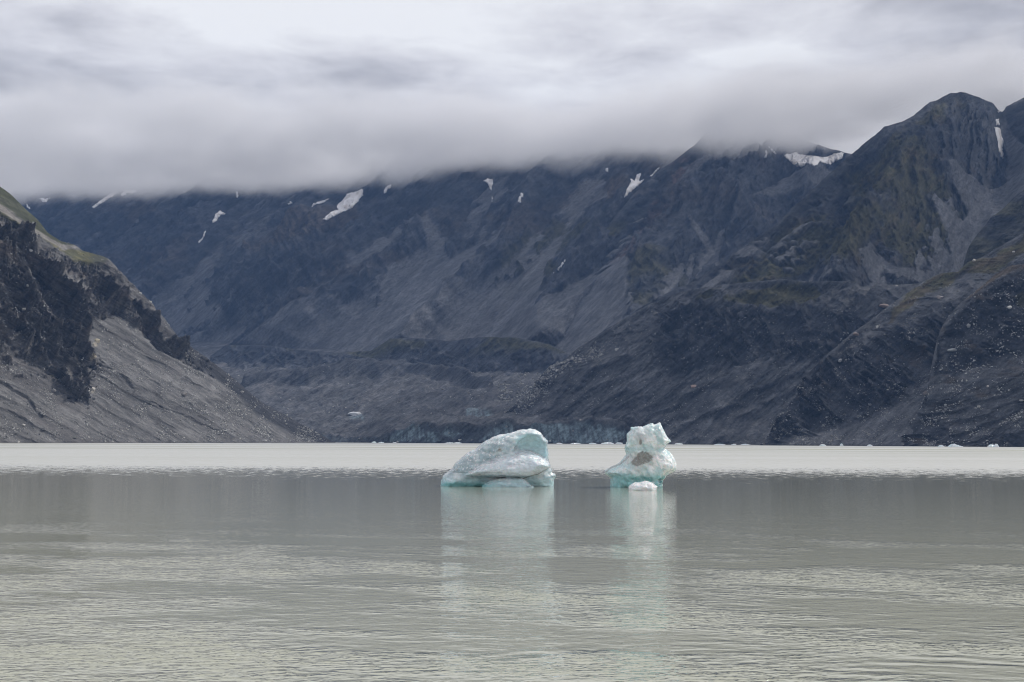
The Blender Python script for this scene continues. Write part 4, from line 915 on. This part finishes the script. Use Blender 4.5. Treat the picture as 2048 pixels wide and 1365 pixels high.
class Berg:
    def __init__(s, D, cx, depth, x0, x1, ztop, h=.06):
        s.D = D; s.cx = cx; s.k = D / F; s.wl = float(shore_py(np.array([float(cx)]), np.array([float(D)]))[0]); s.h = h
        ax = np.arange((x0 - cx) * s.k, (x1 - cx) * s.k, h); ay = np.arange(-depth, depth, h); az = np.arange(-.8, (s.wl - ztop) * s.k + .3, h)
        s.org = (ax[0], ay[0], az[0]); s.X, s.Y, s.Z = np.meshgrid(ax, ay, az, indexing='ij'); s.x2, s.z2 = np.meshgrid(ax, az, indexing='ij')
        s.F = np.full(s.X.shape, 9.0)
    def pm(s, poly):                                  # outline in photograph pixels to local metres
        th = ROLL; out = []
        for (x, y) in poly:
            dx, dy = (x - s.cx), (s.wl - y); out.append(((dx * math.cos(th) - dy * math.sin(th) * 0) * s.k, (dy + dx * math.sin(th)) * s.k))
        return out
    def slab(s, poly, yc, T, R, pw=.5):
        d = polydist(s.x2, s.z2, s.pm(poly)); t = np.clip(d / R, 0, 1); th = np.where(d > 0, T * (t * (2 - t)) ** pw, d)
        c = yc(s.x2, s.z2) if callable(yc) else yc
        return np.abs(s.Y - (c[:, None, :] if callable(yc) else c)) - th[:, None, :]
    def ell(s, px, py, y, rx, ry, rz):
        (x, z), = s.pm([(px, py)]); q = np.sqrt(((s.X - x) / rx) ** 2 + ((s.Y - y) / ry) ** 2 + ((s.Z - z) / rz) ** 2); return (q - 1) * min(rx, ry, rz)
    def build(s, name, colour, mat, disp):
        V, Fc = surface_nets(s.F, s.org, s.h)
        # normals by gradient of the field
        g = np.stack(np.gradient(s.F, s.h), -1); ij = np.clip(((V - np.array(s.org)) / s.h).astype(int), 0, np.array(s.F.shape) - 1)
        n = g[ij[:, 0], ij[:, 1], ij[:, 2]]; n /= np.linalg.norm(n, axis=1)[:, None] + 1e-6
        V = V + n * disp(V)[:, None]
        lx = s.cx + V[:, 0] / s.k; ly = s.wl - V[:, 2] / s.k
        C = colour(V, n, lx, ly)
        o = mesh_np(name, V, Fc, mat, C)
        base = place(np.array([float(s.cx)]), np.array([s.wl]), np.array([float(s.D)]))[0]; o.location = (base[0], base[1], 0)
        return o
def n3(V, sc_, seed=0, octv=4, gain=.55):
    r = 0; a = 1.; t = 0
    for i in range(octv): r = r + a * perlin3(V[:, 0] / sc_, V[:, 1] / sc_, V[:, 2] / sc_, seed + i); t += a; a *= gain; sc_ = sc_ / 2.1
    return r / t
TEAL = np.array([.20, .50, .52]); LTEAL = np.array([.47, .67, .71]); WICE = np.array([.74, .80, .81]); GICE = np.array([.40, .50, .55]); DIRT = np.array([.11, .10, .085])
# low iceberg with the dome
A = Berg(125, 996, 3.2, 868, 1128, 852)
outA = [(878, 990), (881, 965), (885, 954), (902, 940), (910, 928), (921, 918), (934, 906), (949, 900), (962, 889), (973, 882), (993, 872), (1009, 870), (1024, 866), (1042, 861), (1059, 859), (1071, 861), (1081, 867), (1088, 877), (1095, 884), (1094, 893), (1096, 907), (1097, 922), (1101, 932), (1104, 945), (1112, 951), (1108, 958), (1108, 990)]
f = A.slab(outA, lambda x, z: 1.45 - .10 * z + 0 * x, 1.75, 2.2, .5)
capA = [(930, 951), (949, 937), (970, 925), (996, 914), (1020, 907), (1040, 902), (1062, 903), (1084, 915), (1099, 929), (1099, 936), (1084, 945), (1062, 954), (1043, 956), (981, 955), (950, 954)]
cap = A.slab(capA, lambda x, z: -.45 + .55 * z + 0 * x, 1.9, .8, .5)
scoop = A.ell(1067, 903, -.75, 1.75, 1.5, 1.62)
f = smax(f, -scoop, .18)
f = smin(f, cap, .05)
und = A.ell(955, 966, -1.5, 2.6, 1.15, .42); f = smax(f, -und, .1)
und2 = A.ell(1082, 962, -2.1, 1.0, 1.3, .55); f = smax(f, -und2, .1)
foot = A.slab([(950, 990), (968, 968), (990, 958), (1040, 955), (1054, 963), (1066, 973), (1078, 990)], -.55, .75, .9, .5); f = smin(f, foot, .6)
A.F = f + .13 * perlin3(A.X / .9, A.Y / .9, A.Z / .45, 4) + .035 * perlin3(A.X / .35, A.Y / .35, A.Z / .3, 9)
def dispA(V): return .025 * n3(V, .28, 30) - .13 * np.abs(n3(V * np.array([1, 1, 1.7]), .75, 34, 3)) + .03
def colA(V, n, lx, ly):
    z = V[:, 2]; nz = n3(V, 1.1, 50)
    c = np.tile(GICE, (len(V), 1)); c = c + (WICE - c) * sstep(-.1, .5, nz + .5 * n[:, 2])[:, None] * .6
    inc = sstep(-2, 2, polydist(lx, ly, [(930, 953), (949, 937), (970, 925), (996, 914), (1020, 907), (1040, 902), (1062, 903), (1084, 915), (1101, 929), (1099, 938), (1084, 947), (1062, 952), (981, 950)])) * (V[:, 1] < 1.2)
    c = c + (np.array([.66, .72, .77]) * (1 + .18 * n3(V, .5, 91))[:, None] - c) * inc[:, None] * .85
    scp = sstep(-3, 4, polydist(lx, ly, [(1029, 873), (1050, 868), (1075, 872), (1092, 892), (1097, 918), (1080, 912), (1062, 901), (1040, 901), (1031, 890)]))
    c = c + (LTEAL - c) * scp[:, None] * .9
    low = sstep(.95, .35, z + .25 * nz); c = c + (LTEAL - c) * low[:, None] * .7
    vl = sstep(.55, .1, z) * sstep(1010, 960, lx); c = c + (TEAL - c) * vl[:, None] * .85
    glints = sstep(.16, .34, n3(V, .17, 95, 3)) * sstep(1040, 990, lx + 25 * nz) * sstep(1.0, 1.6, z); c = c + (np.array([.95, .95, .96]) - c) * glints[:, None] * .8  # sparkling glints painted as white specks in the ice colour
    lit_rim = sstep(.35, .8, n[:, 2]) * sstep(-.1, .3, n3(V, .4, 97)); c = c + (np.array([.93, .94, .95]) - c) * lit_rim[:, None] * .6  # sun highlight on the rim painted white on upward faces
    bl_ = sstep(.1, .4, n3(V * np.array([.5, 1, 1.6]), .9, 99)) * (1 - inc); c = c + (np.array([.30, .42, .48]) - c) * bl_[:, None] * .5
    dirt = np.exp(-((lx - 997) / 9) ** 2 - ((ly - 898) / 6) ** 2) * sstep(0, .4, n3(V, .3, 60)); c = c + (np.array([.2, .17, .14]) - c) * dirt[:, None]
    crack = sstep(1.6, .4, linedist(lx, ly, [(1046, 957), (1060, 952), (1076, 948), (1094, 938)]) ) * (n[:, 1] < .2); c = c + (np.array([.16, .15, .11]) - c) * crack[:, None] * .7
    al = .35 + .8 * sstep(1015, 980, lx) * (ly < 945) - .22 * scp - .15 * low
    return np.concatenate([np.clip(c, .02, .95), np.clip(al, .1, 1.2)[:, None]], 1)
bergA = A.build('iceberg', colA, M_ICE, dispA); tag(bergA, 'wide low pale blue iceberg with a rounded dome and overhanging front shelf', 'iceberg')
# tall iceberg with the dirty patch
B = Berg(125, 1284, 2.6, 1196, 1368, 840, h=.05)
outB = [(1222, 990), (1223, 957), (1211, 948), (1212, 941), (1223, 935), (1239, 928), (1249, 916), (1253, 910), (1250, 902), (1250, 894), (1254, 885), (1255, 870), (1262, 862), (1263, 858), (1275, 855), (1284, 856), (1304, 850), (1305, 853), (1319, 848), (1322, 856), (1329, 869), (1332, 875), (1340, 884), (1332, 889), (1329, 894), (1329, 899), (1338, 904), (1347, 916), (1353, 931), (1351, 941), (1342, 946), (1332, 952), (1322, 965), (1320, 990)]
headB = [p for p in outB if p[1] < 905 ]
f = B.slab(outB, lambda x, z: .35 - .12 * z + 0 * x, 1.55, 1.3, .5)
head = B.slab([(1251, 898), (1250, 894), (1254, 885), (1255, 870), (1262, 862), (1263, 858), (1275, 855), (1284, 856), (1304, 850), (1305, 853), (1319, 848), (1322, 856), (1329, 869), (1332, 875), (1340, 884), (1332, 889), (1327, 897)], -.55, 1.05, .7, .5)
f = smin(f, head, .2)
f = smin(f, B.slab([(1252, 990), (1240, 935), (1262, 915), (1290, 903), (1330, 905), (1346, 920), (1350, 938), (1330, 950), (1318, 990)], -.35, 1.35, 1.0, .5), .25)
for (px, py, y, rx, ry, rz) in ((1300, 903, -1.95, 2.2, .42, .16), (1270, 962, -2.0, 2.6, .75, .45), (1330, 962, -1.2, 1.0, 1.2, .4)):
    f = smax(f, -B.ell(px, py, y, rx, ry, rz), .12)
# flutes on the right flank and facets on the head
B.F = f + .12 * perlin3((B.X * .8 + B.Z * .5) / .42, B.Y / .6, (B.Z * .8 - B.X * .5) / 1.2, 14) + .06 * perlin3(B.X / .3, B.Y / .3, B.Z / .3, 19)
def dispB(V):
    q = np.stack([V[:, 0] * .8 + V[:, 2] * .5, V[:, 1], (V[:, 2] * .8 - V[:, 0] * .5) * .4], -1)
    return .05 * n3(V, .25, 40) - .20 * np.abs(n3(q, .6, 44, 3)) + .05
DIRTB = [(1259, 924), (1272, 911), (1280, 903), (1292, 906), (1303, 915), (1299, 921), (1288, 928), (1272, 933), (1262, 930)]
def colB(V, n, lx, ly):
    z = V[:, 2]; nz = n3(V, .9, 70); fr = n[:, 1] < .35
    c = np.tile(np.array([.66, .77, .78]), (len(V), 1)); c = c + (np.array([.93, .94, .94]) - c) * sstep(-.2, .3, nz + .3 * n[:, 0])[:, None] * .8  # whiter on faces turned right, the sunlit side put into the colour
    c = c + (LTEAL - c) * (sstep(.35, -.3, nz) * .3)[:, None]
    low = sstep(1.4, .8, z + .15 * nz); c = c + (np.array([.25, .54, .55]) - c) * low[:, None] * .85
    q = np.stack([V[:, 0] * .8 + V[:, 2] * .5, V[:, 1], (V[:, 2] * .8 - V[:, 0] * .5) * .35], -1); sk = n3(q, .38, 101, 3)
    c = c + (np.array([.97, .97, .97]) - c) * (sstep(.05, .25, sk) * sstep(1280, 1310, lx))[:, None] * .9; c = c + (np.array([.42, .62, .66]) - c) * (sstep(-.08, -.3, sk))[:, None] * .55  # bright glints on the right flank painted as white streaks; teal between
    nk = np.exp(-((ly - 899) / 5) ** 2) * fr; c = c + (LTEAL - c) * nk[:, None] * .6
    w = n3(V, .35, 73)
    d = sstep(-1.5, 2.0, polydist(lx, ly, DIRTB) + 4 * w) * fr * sstep(-.5, -.1, n3(V, .14, 75, 3) + .1)
    c = c + (np.array([.12, .112, .098]) * (1 + 1.6 * n3(V, .22, 103, 3))[:, None] - c) * d[:, None] * .93
    halo = sstep(-16, 0, polydist(lx, ly, DIRTB) + 8 * w) * (ly > 905) * fr; c = c + (np.array([.42, .44, .43]) - c) * halo[:, None] * .45
    d2 = sstep(5, 2, np.hypot(lx - 1278, (ly - 884) * .7) + 3 * w) * fr; c = c + (np.array([.14, .12, .10]) - c) * d2[:, None] * .85
    g = np.exp(-((lx - 1277) / 14) ** 2 - ((ly - 872) / 14) ** 2) * fr; c = c + (np.array([.52, .52, .54]) - c) * g[:, None] * .7
    e = sstep(2.2, .8, linedist(lx, ly, [(1211, 945), (1222, 936), (1240, 929), (1256, 914)])); c = c + (np.array([.28, .27, .26]) - c) * e[:, None] * .6
    return np.concatenate([np.clip(c, .02, .95), np.clip(.75 - .5 * low, .1, 1)[:, None]], 1)
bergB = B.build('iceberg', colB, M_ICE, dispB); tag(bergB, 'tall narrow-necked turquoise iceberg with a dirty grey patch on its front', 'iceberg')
# white growler in front of the tall iceberg
G = Berg(118, 1286, 1.6, 1250, 1322, 955, h=.04)
G.F = G.slab([(1257, 990), (1257, 974), (1266, 967), (1280, 965), (1290, 962), (1305, 966), (1309, 970), (1315, 973), (1310, 990)], 0, 1.0, .55, .55) + .09 * perlin3(G.X / .45, G.Y / .45, G.Z / .22, 24)
gr = G.build('ice_floe', lambda V, n, lx, ly: np.concatenate([np.clip(np.tile(np.array([.82, .83, .84]), (len(V), 1)) * (1 + .12 * n3(V, .3, 80))[:, None], 0, .9), np.full((len(V), 1), .8)], 1), M_GROWL, lambda V: .03 * n3(V, .2, 82))
tag(gr, 'small snow white ice floe floating in front of the tall iceberg', 'ice floe')
# brash ice along the far shore
def floe(px, D, wm, hm, label, seed):
    g = np.random.default_rng(seed); base = place(np.array([float(px)]), shore_py(np.array([float(px)]), np.array([float(D)])), np.array([float(D)]))[0]
    n = 18; ring = np.linspace(0, 2 * np.pi, n, endpoint=False); r = 1 + .25 * g.standard_normal(n) * .8
    V = []; lv = [(-.3, 1.0), (.0, 1.02), (.45, .8), (.8, .45)]
    for q, s_ in lv:
        V.append(np.stack([np.cos(ring) * r * s_ * wm / 2, np.sin(ring) * r * s_ * wm / 3, np.full(n, q * hm) + (g.standard_normal(n) * .12 * hm if q > .1 else 0)], -1))
    V = np.concatenate(V + [np.array([[g.uniform(-.15, .15) * wm, 0, hm]]), np.array([[0, 0, -.3 * hm]])]); fc = []
    for a in range(3):
        for i in range(n):
            j = (i + 1) % n; fc.append((a * n + i, a * n + j, (a + 1) * n + j)); fc.append((a * n + i, (a + 1) * n + j, (a + 1) * n + i))
    for i in range(n): j = (i + 1) % n; fc.append((3 * n + i, 3 * n + j, 4 * n)); fc.append((j, i, 4 * n + 1))
    o = mesh_np('ice_floe', V, np.array(fc), M_GROWL, np.tile(np.array([.72, .78, .80, .5]), (len(V), 1)), smooth=False)
    o.location = (base[0], base[1], 0); tag(o, label, 'ice floe', 'brash ice along the far shore')
FL = [(748, 2050, 8, 2.2, 'thin ice fragment at the left end of the glacier cliff'), (762, 2060, 9, 1.6, 'low ice fragment next to the leftmost fragment'), (790, 2050, 6, 1.2, 'speck of ice left of the middle of the glacier cliff'),
      (900, 2020, 16, 1.3, 'long flat ice fragment left of the wide iceberg'), (916, 2010, 12, 1.5, 'flat ice fragment closest to the left side of the wide iceberg'), (1118, 1990, 8, 1.5, 'low ice fragment just right of the wide iceberg'), (1150, 1990, 14, 1.5, 'flat ice fragment between the two icebergs under the blue cliff'),
      (1185, 1985, 10, 1.7, 'ice fragment under the right end of the blue cliff'), (1215, 1985, 16, 2.6, 'heaped ice fragment left of the tall iceberg'), (1238, 1980, 10, 2.4, 'pointed ice fragment almost touching the tall iceberg from behind'),
      (1357, 1900, 11, 2.0, 'ice fragment just right of the tall iceberg by the far shore'), (1440, 1800, 14, 1.3, 'flat ice fragment by the dark shore right of the tall iceberg'), (1468, 1790, 6, 1.3, 'small ice fragment beside the flat one by the dark shore'), (1492, 1790, 12, 1.5, 'ice fragment at the foot of the fluted cliff'),
      (1645, 1540, 7, 1.8, 'round white ice fragment below the scree chute'), (1683, 1530, 4, 2.6, 'small peaked ice fragment on the right shore'), (1739, 1480, 6, 1.7, 'white ice fragment right of the small peaked one'),
      (1882, 1400, 6, 1.8, 'white ice fragment left of the large low floe on the right'), (1908, 1390, 11, 3.0, 'large low white floe by the right shore with a raised end'), (1919, 1380, 6, 1.2, 'flat tail piece beside the large low floe'), (1984, 1350, 9, 2.4, 'white floe by the shore near the right edge'), (1993, 1345, 5, 3.0, 'peaked white floe touching its neighbour near the right edge')]
for i, (px, D, w, h_, l) in enumerate(FL): floe(px, D, w, h_, l, 300 + i)

tick('bergs')
# ------------------------------------------------------------------ air and cloud
def box(name, lo, hi, mat):
    me = bpy.data.meshes.new(name); (a, b, c), (d, e, f_) = lo, hi
    me.from_pydata([(a, b, c), (d, b, c), (d, e, c), (a, e, c), (a, b, f_), (d, b, f_), (d, e, f_), (a, e, f_)], [], [(3, 2, 1, 0), (4, 5, 6, 7), (0, 1, 5, 4), (1, 2, 6, 5), (2, 3, 7, 6), (3, 0, 4, 7)])
    me.materials.append(mat); o = bpy.data.objects.new(name, me); COL.objects.link(o); tag(o, kind='stuff'); return o
hm = bpy.data.materials.new('haze'); hm.use_nodes = True; N = NT(hm.node_tree); N.n.clear()
pv = N.new('ShaderNodeVolumePrincipled', i_Density=3.5e-5); pv.inputs['Color'].default_value = (0.30, 0.52, 1.0, 1); pv.inputs['Anisotropy'].default_value = 0.0
out = N.new('ShaderNodeOutputMaterial'); N.link(pv.outputs[0], out.inputs['Volume'])
HAZE = box('haze', (-5600, -1000, -30), (5600, 6500, 1320), hm)

cm = bpy.data.materials.new('cloud'); cm.use_nodes = True; N = NT(cm.node_tree); N.n.clear()
pos = N.new('ShaderNodeNewGeometry').outputs['Position']
sp = N.new('ShaderNodeSeparateXYZ'); N.link(pos, sp.inputs[0])
wv = N.noise(N.vmath('MULTIPLY', pos, (1, .5, 1.0)), 1 / 420.0, 3, 0.55)
zb = N.math('ADD', sp.outputs[2], N.math('MULTIPLY', N.math('SUBTRACT', wv, 0.5), 170.0))
zb = N.math('ADD', zb, N.math('MULTIPLY', N.math('SUBTRACT', N.noise(pos, 1 / 110.0, 3, 0.6), 0.5), 90.0))
den = N.math('MULTIPLY', N.maprange(zb, BASE_H - 35, BASE_H + 60, 0, 1), N.maprange(zb, BASE_H + 80, BASE_H + 170, 1, 0))
ye = N.math('ADD', sp.outputs[1], N.math('ADD', N.maprange(sp.outputs[0], 150, 620, 0.0, 420.0), N.maprange(sp.outputs[0], 1080, 1220, 0.0, 260.0)))
ye = N.math('ADD', ye, N.math('MULTIPLY', N.math('SUBTRACT', N.noise(pos, 1 / 700.0, 3, 0.6), 0.5), 500.0))
den = N.math('MULTIPLY', den, N.maprange(ye, 3780, 4250, 0.0, 1.0))
den = N.math('MULTIPLY', N.math('MULTIPLY', den, N.maprange(N.noise(N.vmath('MULTIPLY', pos, (1, .5, 2.0)), 1 / 380.0, 4, 0.6), .36, .64, .3, 1.7)), 0.019)
pv = N.new('ShaderNodeVolumePrincipled'); pv.inputs['Color'].default_value = (0.958, 0.958, 0.972, 1); pv.inputs['Anisotropy'].default_value = 0.0
N.link(den, pv.inputs['Density']); out = N.new('ShaderNodeOutputMaterial'); N.link(pv.outputs[0], out.inputs['Volume'])
CLOUD = box('clouds', (-3600, 3345, BASE_H - 125), (3600, 6300, BASE_H + 260), cm)

dm = bpy.data.materials.new('shade_cloud'); dm.use_nodes = True; N = NT(dm.node_tree); N.n.clear()
pv = N.new('ShaderNodeVolumePrincipled', i_Density=0.005); pv.inputs['Color'].default_value = (0.99, 0.99, 1.0, 1)
out = N.new('ShaderNodeOutputMaterial'); N.link(pv.outputs[0], out.inputs['Volume'])
SHADE_DECK = box('clouds', (760, 1900, 1060), (5200, 3330, 1180), dm)  # cloud slab out of view, added to shade the right-hand mountains from the sun
